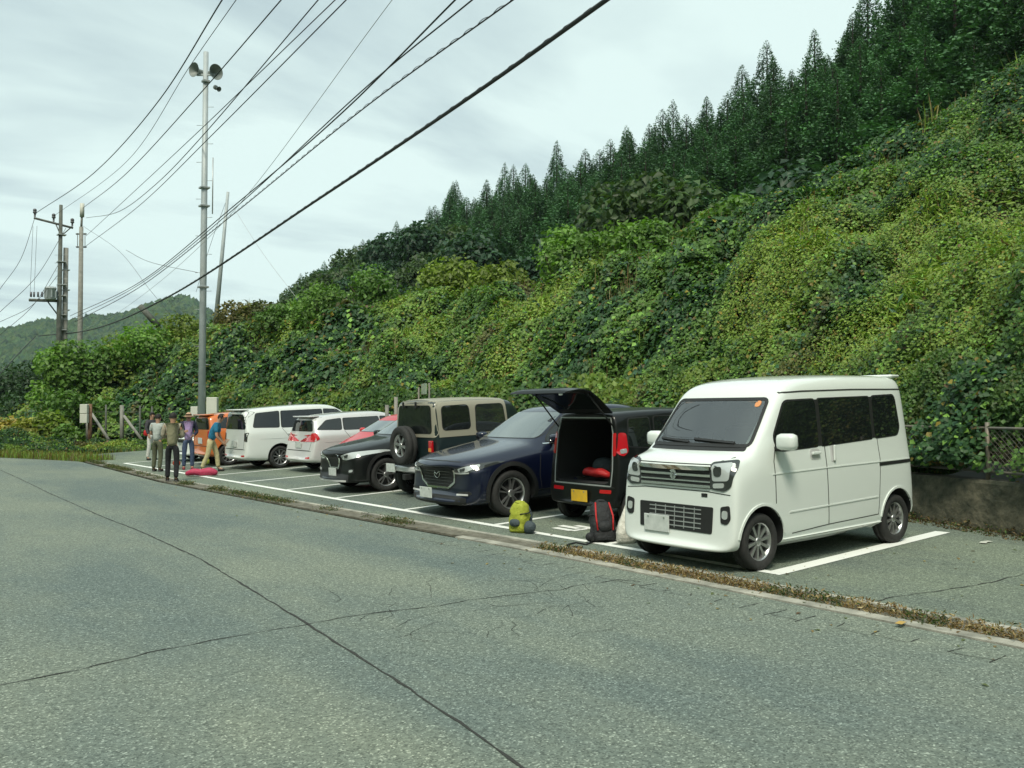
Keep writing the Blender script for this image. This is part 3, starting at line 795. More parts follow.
def verge_brush():
    n = 90000; Y = rng.uniform(33.9, 41.5, n); X = rng.uniform(1.5, 12.6, n)
    k = (X > kerbX(Y)+.5) & (X < wallX(Y)) & ~((Y < 34.2) & (X > 6.8)); X, Y = X[k], Y[k]; n = len(X)
    hf = np.clip(.16+1.7*(fbm(X*.9, Y*.9, 2., 3)-.38), .08, 1.0)*(.55+.45*sstep(35, 37, Y))*(.6+.5*sstep(8, 5, X))
    P = np.stack([X, Y, .02+hf*rng.uniform(.35, 1.05, n)], 1)
    C, yg, dk = patch_color(X*1.6+7, Y*1.6, n); C[:, 0] *= 1.1
    Nl = rng.normal(size=(n, 3))+np.array([-.3, -.6, .7])
    V, F, C = leaf_geo(P, Nl, rng.uniform(.05, .15, n), C, aspect=.6)
    tag(fastmesh('verge_brush', V, F, M['leaf'], colors=C), 'low tangled brush along the far road edge and in front of the end fence', 'vegetation', kind='stuff')
verge_brush()
def haze():
    bm = bmesh.new(); bm_box(bm, (75, 75, 70), (2090, 2090, 146))
    m = bpy.data.materials.new('haze'); m.use_nodes = True; nt = m.node_tree; nt.nodes.clear()
    pv = N(nt, 'ShaderNodeVolumePrincipled', i_Density=.00017, i_Anisotropy=.2); pv.inputs['Color'].default_value = (.72, .86, .98, 1)
    o_ = N(nt, 'ShaderNodeOutputMaterial'); L(nt, pv.outputs[0], o_.inputs['Volume'])
    tag(from_bm('haze', bm, m), kind='stuff')
haze()
# ------------------------------------------------------------------ vehicle materials
def paint(name, c, metal=0.0, rough=.32, coat=1.0):
    m = mat(name, c, rough, metal, coat)
    nt = m.node_tree; b = nt.nodes['Principled BSDF']; t = N(nt, 'ShaderNodeTexCoord')
    nn = N(nt, 'ShaderNodeTexNoise', i_Scale=3.0, i_Detail=5.0); L(nt, t.outputs['Object'], nn.inputs['Vector'])
    mr = N(nt, 'ShaderNodeMapRange'); mr.inputs[3].default_value = rough-.06; mr.inputs[4].default_value = rough+.12
    L(nt, nn.outputs['Fac'], mr.inputs[0]); L(nt, mr.outputs[0], b.inputs['Roughness'])
    mr2 = N(nt, 'ShaderNodeMapRange'); mr2.inputs[3].default_value = .02; mr2.inputs[4].default_value = .09
    L(nt, nn.outputs['Fac'], mr2.inputs[0]); L(nt, mr2.outputs[0], b.inputs['Coat Roughness'])
    return m
M['p_white'] = paint('paint_white', (.74, .79, .76)); M['p_black'] = paint('paint_black', (.004, .005, .005), 0, .42, .45); M['p_black'].node_tree.nodes['Principled BSDF'].inputs['Specular IOR Level'].default_value = .25; M['p_navy'] = paint('paint_navy', (.003, .006, .026), .2)
M['p_dgreen'] = paint('paint_dark_green', (.010, .020, .022)); M['p_beige'] = paint('paint_beige', (.29, .28, .22), 0, .5, .2)
M['p_red'] = paint('paint_red', (.52, .012, .02), 0, .35, .5); M['p_silver'] = paint('paint_silver', (.66, .66, .66), .25); M['p_pearl'] = paint('paint_pearl', (.70, .74, .72))
M['p_orange'] = paint('paint_orange', (.62, .16, .03))
M['glass'] = mat('tinted_glass', (.010, .013, .013), .03, 0, 0, .6, 1.6)
M['glass_far'] = mat('tinted_glass_rear', (.02, .025, .025), .03, 0, 0, .8, 1.7)
M['glass_ws'] = mat('windscreen_glass', (.065, .085, .08), .03, 0, .6, 1.0, 2.1)
def clear_glass():
    m = bpy.data.materials.new('clear_windscreen'); m.use_nodes = True; nt = m.node_tree; nt.nodes.clear()
    tr = N(nt, 'ShaderNodeBsdfTransparent'); tr.inputs[0].default_value = (.72, .80, .77, 1)
    gl = N(nt, 'ShaderNodeBsdfGlossy'); gl.inputs['Roughness'].default_value = .02
    fr = N(nt, 'ShaderNodeFresnel', i_IOR=2.9); mx_ = N(nt, 'ShaderNodeMixShader'); L(nt, fr.outputs[0], mx_.inputs[0]); L(nt, tr.outputs[0], mx_.inputs[1]); L(nt, gl.outputs[0], mx_.inputs[2])
    o_ = N(nt, 'ShaderNodeOutputMaterial'); L(nt, mx_.outputs[0], o_.inputs[0]); return m
M['glass_clear'] = clear_glass()
M['rubber'] = mat('tyre_rubber', (.022, .023, .023), .8, noise=(20, (.035, .035, .034)))
M['trim'] = mat('black_trim', (.018, .019, .019), .55)
M['seam'] = mat('panel_gap', (.03, .032, .03), .8)
M['chrome'] = mat('chrome', (.75, .77, .76), .12, 1.0)
M['alloy'] = mat('alloy_rim', (.48, .49, .49), .3, .85)
M['alloyd'] = mat('dark_alloy_rim', (.10, .105, .11), .3, .7)
M['brake'] = mat('wheel_recess', (.02, .02, .02), .8)
M['lamp'] = mat('lamp_lens', (.50, .54, .54), .10, .15, 1.0); M['lampd'] = mat('lamp_housing', (.035, .04, .04), .15, 0, 1.0)
M['lampw'] = mat('lamp_bowl', (.75, .78, .78), .15, .6, 1.0)
M['redlens'] = mat('tail_lens', (.50, .010, .016), .15, 0, 1.0); M['amber'] = mat('amber_lens', (.7, .25, .03), .2, 0, 1.0)
M['plate'] = mat('number_plate', (.62, .66, .64), .5, noise=(14, (.50, .54, .52))); M['plate_y'] = mat('number_plate_yellow', (.75, .46, .02), .5, noise=(12, (.62, .40, .05)))
M['seat'] = mat('seat_fabric', (.035, .036, .038), .9)
M['lining'] = mat('cargo_lining', (.022, .023, .024), .9)
M['sticker'] = mat('inspection_sticker', (.70, .30, .12), .5)

def rpoly(pts, r=.04, n=4):
    out = []; m = len(pts); pts = [Vector(p) for p in pts]
    for i in range(m):
        p0, p, p1 = pts[i-1], pts[i], pts[(i+1) % m]
        a = p0-p; b = p1-p; k = min(r, a.length*.45, b.length*.45)
        A = p+a.normalized()*k; B = p+b.normalized()*k
        for j in range(n+1):
            t = j/n; out.append(A*(1-t)**2+p*2*t*(1-t)+B*t*t)
    return out
class Car:
    def __init__(s, name, label, cat, stations, wheels, paintm, sub=2, cavity=None, group=None):
        s.root = empty(name); tag(s.root, label, cat, group)
        rows = []
        V = []; F = []
        for (xl, xh, zb, zs, zr, ws, wr, bow) in stations:
            H = zr-zs
            half = [(0, zb), (.72*ws, zb), (.94*ws, zb+.02), (.995*ws, zb+.10), (ws, zb+(zs-zb)*.5), (.995*ws, zs-.10), (.97*ws, zs),
                    (wr+(ws-wr)*.18+.0, zs+H*.62), (wr*.97, zr-min(.05, H*.25)), (.82*wr, zr-.012), (.45*wr, zr+.004), (0, zr+.008)]
            ring = []
            def px(y, z): 
                t = min(1, max(0, (z-zb)/max(zr-zb, .01))); return xl+(xh-xl)*t+bow*(abs(y)/ws)**2.2
            L_ = [Vector((px(y, z), y, z)) for y, z in half]; R_ = [Vector((px(y, z), -y, z)) for y, z in half]
            ring = L_+[R_[i] for i in range(len(half)-2, 0, -1)]
            rows.append(ring)
        n = len(rows[0]); h = 12
        for r in rows: V += r
        for i in range(len(rows)-1):
            for k in range(n):
                F.append((i*n+k, i*n+(k+1) % n, (i+1)*n+(k+1) % n, (i+1)*n+k))
        for base, rev in ((0, False), ((len(rows)-1)*n, True)):
            for k in range(h-1):
                l0, l1 = k, k+1; r0, r1 = (n-k) % n, (n-k-1) % n
                f = [base+q for q in dict.fromkeys([l0, l1, r1, r0])]
                if not rev: f = f[::-1]
                if len(f) > 2: F.append(f)
        o = pydata('body', V, F, paintm)
        bm = bmesh.new(); bm.from_mesh(o.data); bmesh.ops.recalc_face_normals(bm, faces=bm.faces); bm.to_mesh(o.data); bm.free()
        md = o.modifiers.new('s', 'SUBSURF'); md.levels = sub; md.render_levels = sub
        s.wheels = wheels
        cutters = []
        bm = bmesh.new()
        for (wx, wy, wr_, ww) in wheels:
            for sy in (-1, 1):
                Mx = Matrix.Translation((wx, sy*(wy-.30+.25), wr_+.02))
                bm_lathe(bm, [(wr_+.055, -.25), (wr_+.055, .45)] if sy > 0 else [(wr_+.055, -.45), (wr_+.055, .25)], 'Y', 36, Mx)
        bmesh.ops.recalc_face_normals(bm, faces=bm.faces)
        co = from_bm('cut', bm, M['trim']); cutters.append(co)
        if cavity:
            bm = bmesh.new()
            if len(cavity) == 5:
                (x0, x1, hw, z0, z1) = cavity
                bm_box(bm, ((x0+x1)/2, 0, (z0+z1)/2), (x1-x0, 2*hw, z1-z0), None, .09)
            else:                                   # (half width, profile): a cabin open at the windscreen
                hw, prof = cavity
                va = [bm.verts.new((x_, -hw, z_)) for x_, z_ in prof]; vb = [bm.verts.new((x_, hw, z_)) for x_, z_ in prof]
                bm.faces.new(va); bm.faces.new(vb[::-1])
                for i in range(len(prof)): bm.faces.new((va[i], va[(i+1) % len(prof)], vb[(i+1) % len(prof)], vb[i]))
            bmesh.ops.recalc_face_normals(bm, faces=bm.faces); co2 = from_bm('cut', bm, M['lining']); cutters.append(co2)
        dg = bpy.context.evaluated_depsgraph_get()
        e0 = bpy.data.meshes.new_from_object(o.evaluated_get(dg)); s.bvh = BVHTree.FromPolygons([v.co.copy() for v in e0.vertices], [tuple(p.vertices) for p in e0.polygons])
        for c in cutters:
            b = o.modifiers.new('b', 'BOOLEAN'); b.operation = 'DIFFERENCE'; b.object = c; b.solver = 'EXACT'; b.material_mode = 'TRANSFER'
        dg = bpy.context.evaluated_depsgraph_get(); dg.update()
        me = bpy.data.meshes.new_from_object(o.evaluated_get(dg))
        for c in [o]+cutters: bpy.data.objects.remove(c)
        me.name = 'body'; s.body = bpy.data.objects.new('body', me); col.objects.link(s.body); s.body.parent = s.root
        smooth_angle(s.body, 38)
        xs = [v.co.x for v in me.vertices]; s.x0, s.x1 = min(xs), max(xs)
    def cast(s, a, b, side):
        if side == 'L': o, d = Vector((a, -3, b)), Vector((0, 1, 0))
        elif side == 'R': o, d = Vector((a, 3, b)), Vector((0, -1, 0))
        elif side == 'F': o, d = Vector((-3, a, b)), Vector((1, 0, 0))
        elif side == 'B': o, d = Vector((9, a, b)), Vector((-1, 0, 0))
        else: o, d = Vector((a, b, 4)), Vector((0, 0, -1))
        h, n, i, dd = s.bvh.ray_cast(o, d)
        if h is None:
            best = None
            for q in range(0, 61):
                r_ = s.bvh.find_nearest(o+d*(q*.2))
                if r_[0] is not None and (best is None or r_[3] < best[3]-.03): best = r_
            h, n, i, dd = best
            return h, n.normalized(), d
        if n.dot(d) > 0: n = -n
        return h, n, d
    def panel(s, name, poly, side, m, off=.004, step=.07, parent=None, skirt=.012, flat=None):
        P = [Vector(p) for p in poly]; B = []
        for i in range(len(P)):
            a, b = P[i], P[(i+1) % len(P)]; k = max(1, int((b-a).length/step))
            for j in range(k): B.append(a+(b-a)*j/k)
        nb = len(B); x0 = min(p.x for p in B); x1 = max(p.x for p in B); y0 = min(p.y for p in B); y1 = max(p.y for p in B)
        pts = list(B)
        def inside(q):
            c = False
            for i in range(nb):
                a, b = B[i], B[i-1]
                if (a.y > q.y) != (b.y > q.y) and q.x < (b.x-a.x)*(q.y-a.y)/(b.y-a.y)+a.x: c = not c
            return c
        X = x0+step*.5
        while X < x1:
            Y = y0+step*.5
            while Y < y1:
                q = Vector((X, Y))
                if inside(q) and min((q-b).length for b in B) > step*.45: pts.append(q)
                Y += step
            X += step
        res = delaunay_2d_cdt(pts, [], [list(range(nb))], 1, 1e-6)
        vv, ff = res[0], res[2]
        V = []; inn = []
        for q in vv:
            h, n, d = s.cast(q.x, q.y, side)
            if flat is not None:
                h = h.copy()
            V.append(h+n*off); inn.append(h-n*skirt)
        me_v = [tuple(v) for v in V]; F = [tuple(f) for f in ff]
        # orient
        nrm = None
        bm = bmesh.new(); bv = [bm.verts.new(v) for v in me_v]
        for f in F:
            try: ft = bm.faces.new([bv[i] for i in f]); ft.smooth = True
            except ValueError: pass
        h, n, d = s.cast(vv[0].x, vv[0].y, side)
        bm.normal_update()
        tot = sum((f.normal.dot(d)*f.calc_area() for f in bm.faces))
        if tot > 0: bmesh.ops.reverse_faces(bm, faces=bm.faces)
        bnd = [e for e in bm.edges if len(e.link_faces) == 1]
        vmap = {}
        for e in bnd:
            q = []
            for v in e.verts:
                i = v.index if v.index >= 0 else 0
            a, b = e.verts
            ia, ib = bv.index(a), bv.index(b)
            fa, fb = bm.verts.new(V[ia]), bm.verts.new(V[ib]); ga, gb = bm.verts.new(inn[ia]), bm.verts.new(inn[ib])
            bm.faces.new((fa, fb, gb, ga))
        return from_bm(name, bm, m, parent or s.root)
    def window(s, poly, side, m=None, r=.05, frame=.018, name='window', step=.07, parent=None, frame_only=False):
        m = m or M['glass']
        c = sum((Vector(p) for p in poly), Vector((0, 0)))/len(poly)
        def grow(p, k):
            v = Vector(p)-c; return c+v*(1+k/max(v.length, .05))
        if frame_only:      # a see-through pane with its seal as a ring around it
            g_ = s.panel(name, rpoly(poly, r), side, m, .006, step, parent, .0035)
            q = rpoly([grow(p, -frame*.2) for p in poly], r); s.strip('window_seal', q+[q[0]], side, frame*2.2, M['trim'], .009, g_, .05)
            return g_
        fr = s.panel(name, rpoly([grow(p, frame*1.35) for p in poly], r+.01), side, M['trim'], .003, step, parent)
        s.panel('glass', rpoly(poly, r), side, m, .006, step, fr, .003)
        return fr
    def strip(s, name, pts, side, w, m, off=.002, parent=None, step=.06, taper=False):
        P = []; pts = [Vector(p) for p in pts]
        for a, b in zip(pts[:-1], pts[1:]):
            k = max(1, int((b-a).length/step)); P += [a+(b-a)*j/k for j in range(k)]
        P.append(pts[-1]); V = []; F = []
        for i, p in enumerate(P):
            t = (P[min(i+1, len(P)-1)]-P[max(i-1, 0)]).normalized(); nn = Vector((-t.y, t.x))*w/2
            for sg in (-1, 1):
                h, n, d = s.cast(p.x+nn.x*sg, p.y+nn.y*sg, side); V.append(h+n*off)
            for sg in (1, -1):
                h, n, d = s.cast(p.x+nn.x*sg, p.y+nn.y*sg, side); V.append(h-n*.01)
            if i:
                for q in range(4):
                    F.append((4*i-4+q, 4*i-4+(q+1) % 4, 4*i+(q+1) % 4, 4*i+q))
        F.append((0, 1, 2, 3)); k = len(V)-4; F.append((k+3, k+2, k+1, k))
        bm = bmesh.new(); bv = [bm.verts.new(v) for v in V]
        for f in F: bm.faces.new([bv[i] for i in f])
        bmesh.ops.recalc_face_normals(bm, faces=bm.faces)
        return from_bm(name, bm, m, parent or s.root)
    def both(s, fn):
        for side in ('L', 'R'): fn(side, -1 if side == 'L' else 1)
    def add_wheels(s, style=10, rimm=None, rimr=.70, only=None):
        rimm = rimm or M['alloy']
        for (wx, wy, r, w) in s.wheels:
            for sy in (-1, 1):
                mk_wheel(s.root, (wx, sy*(wy-w/2), r), sy, r, w, style, rimm, rimr)
    def mirrors(s, x, z, m, sz=(.16, .20, .15), out=.13, hw=None):
        for side, sy in (('L', -1), ('R', 1)):
            h, n, d = s.cast(x, z-.06, side)
            bm = bmesh.new(); bm_box(bm, (x-.02, h.y+sy*(out+.02), z), sz, None, .045)
            mo = from_bm('door_mirror', bm, m, s.root, True)
            boxo('mirror_stalk', (x, h.y+sy*out*.42, z-.07), (.06, out, .05), M['trim'], mo, None, .015)
            boxo('mirror_glass', (x-.02+sz[0]*.5, h.y+sy*(out+.02), z), (.01, sz[1]*.8, sz[2]*.75), M['glass'], mo)
            if m is not M['p_black']: 
                pass
    def place(s, X, Y, facing=1, yaw=0.0, sc=1.0, zs=1.0):
        """facing=1: nose towards the road. X = world X of the road-side end"""
        xm = (s.x0+s.x1)/2; Ln = (s.x1-s.x0)*sc
        cx = X+Ln/2; sl = float(lot_z(cx+1, Y)-lot_z(cx-1, Y))/2
        rz = Matrix.Rotation(yaw+(0 if facing > 0 else math.pi), 4, 'Z')
        Mx = Matrix.Translation((cx, Y, float(lot_z(cx, Y)))) @ Matrix.Rotation(-math.atan(sl), 4, 'Y') @ rz @ Matrix.Translation((-xm*sc, 0, 0))
        s.root.location = Mx.to_translation(); s.root.rotation_euler = Mx.to_euler(); s.root.scale = (sc, sc, sc*zs)
        return s
def mk_wheel(root, c, sy, r, w, style, rimm, rimr=.70):
    Mx = Matrix.Translation(c) @ Matrix.Diagonal((1, sy, 1, 1))
    bm = bmesh.new(); rr = r*rimr
    bm_lathe(bm, [(rr, -w/2+.02), (rr+.012, -w/2+.006), (r*.90, -w/2), (r*.975, -w/2+.018), (r, -w/2+.05), (r, -.012), (r*.985, -.010), (r*.985, .010), (r, .012), (r, w/2-.05), (r*.975, w/2-.018), (r*.90, w/2), (rr+.012, w/2-.006), (rr, w/2-.02)], 'Y', 40, Mx, close=True)
    bmesh.ops.recalc_face_normals(bm, faces=bm.faces)
    wh = from_bm('wheel', bm, M['rubber'], root)
    bm = bmesh.new()
    bm_lathe(bm, [(rr*.99, w/2-.022), (rr*.93, w/2-.03), (rr*.90, w/2-.10), (rr*.90, -w/2+.03)], 'Y', 40, Mx, caps=False)
    d = w/2-.035
    nsp = abs(style)
    for k in range(nsp):
        a = 2*math.pi*k/nsp+.2
        sub = ((-.19, .19) if style < 0 else (0,))
        for q in sub:
            aa = a+q
            Rm = Matrix.Rotation(-aa, 4, 'Y')
            sw = rr*(.15 if nsp >= 9 else .20) if style > 0 else rr*.085
            vs = [(.16*rr, d-.004, -sw*.45), (.16*rr, d-.004, sw*.45), (.95*rr, d+.004, sw*.62), (.95*rr, d+.004, -sw*.62)]
            top = [bm.verts.new(Mx @ (Rm @ Vector(v))) for v in vs]; bot = [bm.verts.new(Mx @ (Rm @ Vector((v[0], v[1]-.035, v[2])))) for v in vs]
            bm.faces.new(top); bm.faces.new(bot[::-1])
            for i in range(4): bm.faces.new((top[i], top[(i+1) % 4], bot[(i+1) % 4], bot[i]))
    bm_lathe(bm, [(rr*.24, d-.05), (rr*.24, d+.002), (rr*.19, d+.008), (0.0005, d+.010)], 'Y', 20, Mx)
    bmesh.ops.recalc_face_normals(bm, faces=bm.faces)
    from_bm('rim', bm, rimm, wh)
    bm = bmesh.new(); bm_lathe(bm, [(rr*.90, w/2-.105), (0.0005, w/2-.10)], 'Y', 32, Mx, caps=False); bm_lathe(bm, [(rr*.62, w/2-.085), (rr*.62, w/2-.075), (0.001, w/2-.075)], 'Y', 32, Mx)
    from_bm('brake_disc', bm, M['brake'], wh)
    return wh
def plate(car, y, z, side, m, w=.33, h=.165, off=.03):
    hp, n, d = car.cast(y, z, side)
    hp2 = [car.cast(y+a*w/2, z+b*h/2, side)[0].x for a in (-1, 1) for b in (-1, 1)]
    x = (min(hp2)-off*.5) if side == 'F' else (max(hp2)+off*.5)
    p = boxo('number_plate', (x, y, z), (.012, w, h), m, car.root, None, .004)
    for k in (-1, 1): boxo('plate_bolt', (x+(-.008 if side == 'F' else .008), y+k*w*.32, z+h*.36), (.006, .018, .018), M['chrome'], p)
    return p
def lampcluster(car, poly, side, lens, parts=()):
    p = car.panel('headlight' if side in 'F' else 'tail_light', rpoly(poly, .03), side, lens, .008, .05)
    return p

# =================================================================== 1. white micro van
van = Car('micro_van', 'boxy white high-roof micro van facing the road, nearest of the parked vehicles', 'van',
    [(.03, .07, .24, .74, .97, .64, .60, .085), (.03, .09, .20, .80, 1.00, .70, .63, .09), (.09, .15, .19, .90, 1.07, .736, .665, .06), (.34, .36, .19, .96, 1.125, .7375, .67, .05),
     (.44, .47, .19, 1.02, 1.15, .7375, .67, .04), (.44, .88, .19, 1.02, 1.65, .7375, .655, .035), (.70, .98, .19, 1.02, 1.75, .7375, .665, .03), (1.0, 1.22, .19, 1.03, 1.84, .7375, .66, .0), (1.9, 1.9, .19, 1.03, 1.875, .7375, .665, 0), (2.8, 2.8, .21, 1.03, 1.875, .7375, .665, 0),
     (3.20, 3.14, .24, 1.03, 1.87, .735, .66, -.01), (3.375, 3.26, .27, 1.03, 1.85, .72, .64, -.025), (3.395, 3.29, .33, 1.0, 1.80, .68, .60, -.04)],
    [(.53, .715, .272, .165), (2.96, .715, .272, .165)], M['p_white'],
    cavity=(.555, [(.30, 1.185), (.62, 1.605), (3.0, 1.605), (3.0, .62), (.98, .62), (.98, .95), (.62, 1.185)]))
v = van
v.add_wheels(10, M['alloy'], .66)
v.window([(.56, -.0), ], 'F') if False else None
v.panel('cowl', rpoly([(-.60, 1.125), (.60, 1.125), (.585, 1.18), (-.585, 1.18)], .02), 'F', M['trim'], .004, .05)
ws = v.window([(-.61, 1.17), (.61, 1.17), (.56, 1.62), (-.56, 1.62)], 'F', M['glass_clear'], .05, .014, 'windscreen', frame_only=True)
v.panel('sticker', rpoly([(-.51, 1.54), (-.45, 1.54), (-.45, 1.60), (-.51, 1.60)], .03), 'F', M['sticker'], .010, .04, ws, .001)
for yy, y2 in ((-.45, .05), (.10, .52)):
    v.strip('wiper', [(yy, 1.19), (y2, 1.22)], 'F', .018, M['trim'], .022)
def f(side, sy):
    v.window([(.84, 1.12), (.78, 1.25), (1.00, 1.59), (1.50, 1.61), (1.50, 1.14)], side, M['glass'], .06, name='door_window')
    v.window([(1.56, 1.14), (1.56, 1.615), (2.50, 1.63), (2.50, 1.18)], side, M['glass'], .03, name='door_window')
    v.window([(2.56, 1.185), (2.56, 1.63), (3.04, 1.64), (3.08, 1.29), (3.02, 1.21)], side, M['glass'], .06, name='quarter_window')
    # pillar blackouts
    v.panel('pillar_trim', [(1.49, 1.14), (1.49, 1.61), (1.57, 1.61), (1.57, 1.14)], side, M['trim'], .0048, .06)
    v.panel('pillar_trim', [(2.49, 1.185), (2.49, 1.63), (2.57, 1.63), (2.57, 1.185)], side, M['trim'], .0048, .06)
    v.strip('gutter', [(.98, 1.68), (1.3, 1.695), (2.2, 1.71), (3.22, 1.71)], side, .014, M['seam'], .004)
    v.strip('panel_gap', [(.80, 1.20), (.74, 1.02), (.74, .62)], side, .010, M['seam'])
    v.strip('panel_gap', [(1.60, 1.18), (1.62, .34)], side, .010, M['seam'])
    v.strip('panel_gap', [(1.62, .34), (1.0, .31)], side, .008, M['seam'])
    v.strip('panel_gap', [(1.62, .34), (2.56, .36), (2.62, .95), (2.60, 1.2)], side, .008, M['seam'])
    v.strip('door_crease', [(.70, .90), (1.6, .915), (3.3, .93)], side, .010, M['p_white'], .006)
    v.strip('door_crease', [(.95, .52), (2.55, .55)], side, .012, M['p_white'], .006)
    v.strip('slide_rail', [(2.60, .895), (3.28, .905)], side, .035, M['trim'], .004)
    for hx_, hz, w_, h_ in ((1.42, 1.06, .17, .11), (1.74, 1.06, .10, .19)):
        c = v.panel('handle_recess', rpoly([(hx_-w_/2, hz-h_/2), (hx_+w_/2, hz-h_/2), (hx_+w_/2, hz+h_/2), (hx_-w_/2, hz+h_/2)], .04), side, M['p_silver'], .002, .05)
        hh, n, d = v.cast(hx_, hz, side)
        boxo('door_handle', (hx_, hh.y+sy*.022, hz+(.012 if w_ > .12 else 0)), (w_*.85, .02, .032) if w_ > .12 else (.034, .02, h_*.85), M['p_white'], v.root, None, .009)
    # side skirt
    v.strip('side_skirt', [(.86, .235), (2.62, .245)], side, .075, M['p_white'], .022)
    # arch lips
    for wx in (.53, 2.96):
        pts = [(wx+.345*math.cos(a), .28+.345*math.sin(a)) for a in np.linspace(R(8), R(172), 18)]
        v.strip('arch_lip', pts, side, .022, M['p_white'], .010)
van.both(f)
v.mirrors(.80, 1.21, M['p_white'], (.13, .20, .16), .12)
# cabin seen through the windscreen
M['dash'] = mat('dashboard_plastic', (.06, .062, .06), .7); M['seatl'] = mat('grey_seat_fabric', (.16, .16, .155), .9)
bm = bmesh.new(); bm_box(bm, (.80, 0, 1.06), (.36, 1.10, .16), Matrix.Rotation(R(10), 3, 'Y'), .05); bm_box(bm, (.92, -.0, 1.13), (.14, .30, .12), None, .03); from_bm('dashboard', bm, M['dash'], v.root, True)
for sy in (-1, 1):
    bm = bmesh.new(); bm_box(bm, (1.55, sy*.29, 1.02), (.15, .44, .60), Matrix.Rotation(R(12), 3, 'Y'), .05); bm_box(bm, (1.64, sy*.29, 1.43), (.10, .24, .17), None, .04); bm_box(bm, (1.32, sy*.29, .76), (.5, .46, .14), None, .05)
    from_bm('seat', bm, M['seatl'], v.root, True)
bm = bmesh.new(); bm_box(bm, (2.45, 0, 1.05), (.14, 1.0, .55), Matrix.Rotation(R(10), 3, 'Y'), .05)
for sy in (-1, 1): bm_box(bm, (2.52, sy*.28, 1.40), (.09, .24, .14), None, .04)
from_bm('rear_seat', bm, M['seatl'], v.root, True)
bm = bmesh.new(); Ms = Matrix.Translation((1.06, .29, 1.16)) @ Matrix.Rotation(R(-35), 4, 'Y'); bm_lathe(bm, [(.175, -.012), (.19, 0), (.175, .012), (.16, 0)], 'X', 28, Ms, close=True)
for a_ in (0, 2.1, 4.2): bm_tube(bm, [Ms @ Vector((0, 0, 0)), Ms @ Vector((0, math.cos(a_)*.17, math.sin(a_)*.17))], .014, 6)
from_bm('steering_wheel', bm, M['trim'], v.root)
boxo('rear_view_mirror', (.86, 0, 1.545), (.03, .22, .06), M['trim'], v.root, None, .01)
for sy in (-1, 1): boxo('sun_visor', (.92, sy*.28, 1.592), (.16, .38, .02), M['seatl'], v.root, None, .008)
# face
for s_ in (-1, 1):
    hl = v.panel('headlight', rpoly([(s_*.44, .78), (s_*.455, 1.03), (s_*.66, 1.055), (s_*.685, .98), (s_*.67, .81), (s_*.60, .765)], .03), 'F', M['lampd'], .010, .05)
    v.panel('lamp_rim', rpoly([(s_*.465, .855), (s_*.47, 1.01), (s_*.645, 1.03), (s_*.645, .865)], .03), 'F', M['lamp'], .014, .04, hl, .001)
    v.panel('lamp_bowl', rpoly([(s_*.49, .90), (s_*.49, .985), (s_*.57, .99), (s_*.57, .905)], .03), 'F', M['lampd'], .018, .03, hl, .001)
    v.panel('lamp_bowl', rpoly([(s_*.475, .79), (s_*.475, .835), (s_*.60, .845), (s_*.60, .80)], .02), 'F', M['lampw'], .016, .03, hl, .001)
    fg = v.panel('fog_lamp', rpoly([(s_*.56, .47), (s_*.555, .62), (s_*.655, .64), (s_*.67, .51), (s_*.63, .46)], .025), 'F', M['trim'], .008, .04)
    v.panel('lamp_bowl', rpoly([(s_*.575, .51), (s_*.575, .59), (s_*.64, .59), (s_*.64, .51)], .04), 'F', M['lampw'], .013, .03, fg, .001)
gr = v.panel('grille', rpoly([(-.455, .78), (.455, .78), (.46, .99), (-.46, .99)], .02), 'F', M['trim'], .006, .06)
for z_, w_ in ((.975, .022), (.905, .026), (.845, .014), (.80, .026)):
    v.strip('grille_bar', [(-.445, z_), (.445, z_)], 'F', w_, M['chrome'], .018, gr)
# stylised S badge
bm = bmesh.new()
hx0 = v.cast(0, .905, 'F')[0].x-.032
sp = [(-.0, .055), (.045, .022), (.022, .004), (0, .020), (-.018, .008), (.045, -.028), (0, -.058), (-.045, -.024), (-.022, -.006), (0, -.022), (.018, -.010), (-.045, .026)]
vt = [bm.verts.new((hx0, -p[0]*.9, .905+p[1]*1.05)) for p in sp]; vb = [bm.verts.new((hx0+.02, -p[0]*.9, .905+p[1]*1.05)) for p in sp]
bm.faces.new(vt); bm.faces.new(vb[::-1])
for i in range(len(sp)): bm.faces.new((vt[i], vt[(i+1) % len(sp)], vb[(i+1) % len(sp)], vb[i]))
bmesh.ops.recalc_face_normals(bm, faces=bm.faces); from_bm('badge', bm, M['chrome'], gr)
lg = v.panel('lower_grille', rpoly([(-.46, .36), (.46, .36), (.47, .61), (-.47, .61)], .02), 'F', M['trim'], .006, .06)
for z_ in (.40, .445, .49, .535, .575): v.strip('grille_bar', [(-.33, z_), (.33, z_)], 'F', .010, M['galv'], .012, lg)
for y_ in (-.25, -.12, 0, .12, .25): v.strip('grille_bar', [(y_, .38), (y_, .59)], 'F', .008, M['galv'], .011, lg)
v.strip('bumper_gap', [(-.66, .735), (-.4, .755), (.4, .755), (.66, .735)], 'F', .008, M['seam'], .003)
v.strip('bonnet_gap', [(-.60, 1.075), (-.46, 1.01), (.46, 1.01), (.60, 1.075)], 'F', .008, M['seam'], .003)
v.panel('grade_badge', rpoly([(-.40, .70), (-.33, .70), (-.33, .735), (-.40, .735)], .004), 'F', M['trim'], .004, .04)
plate(v, .22, .405, 'F', M['plate'])
bm = bmesh.new(); bm_box(bm, (3.24, 0, 1.862), (.20, 1.16, .035), None, .02); from_bm('roof_spoiler', bm, M['p_white'], v.root, True)
van.place(6.555, 5.94, 1, sc=1.0)

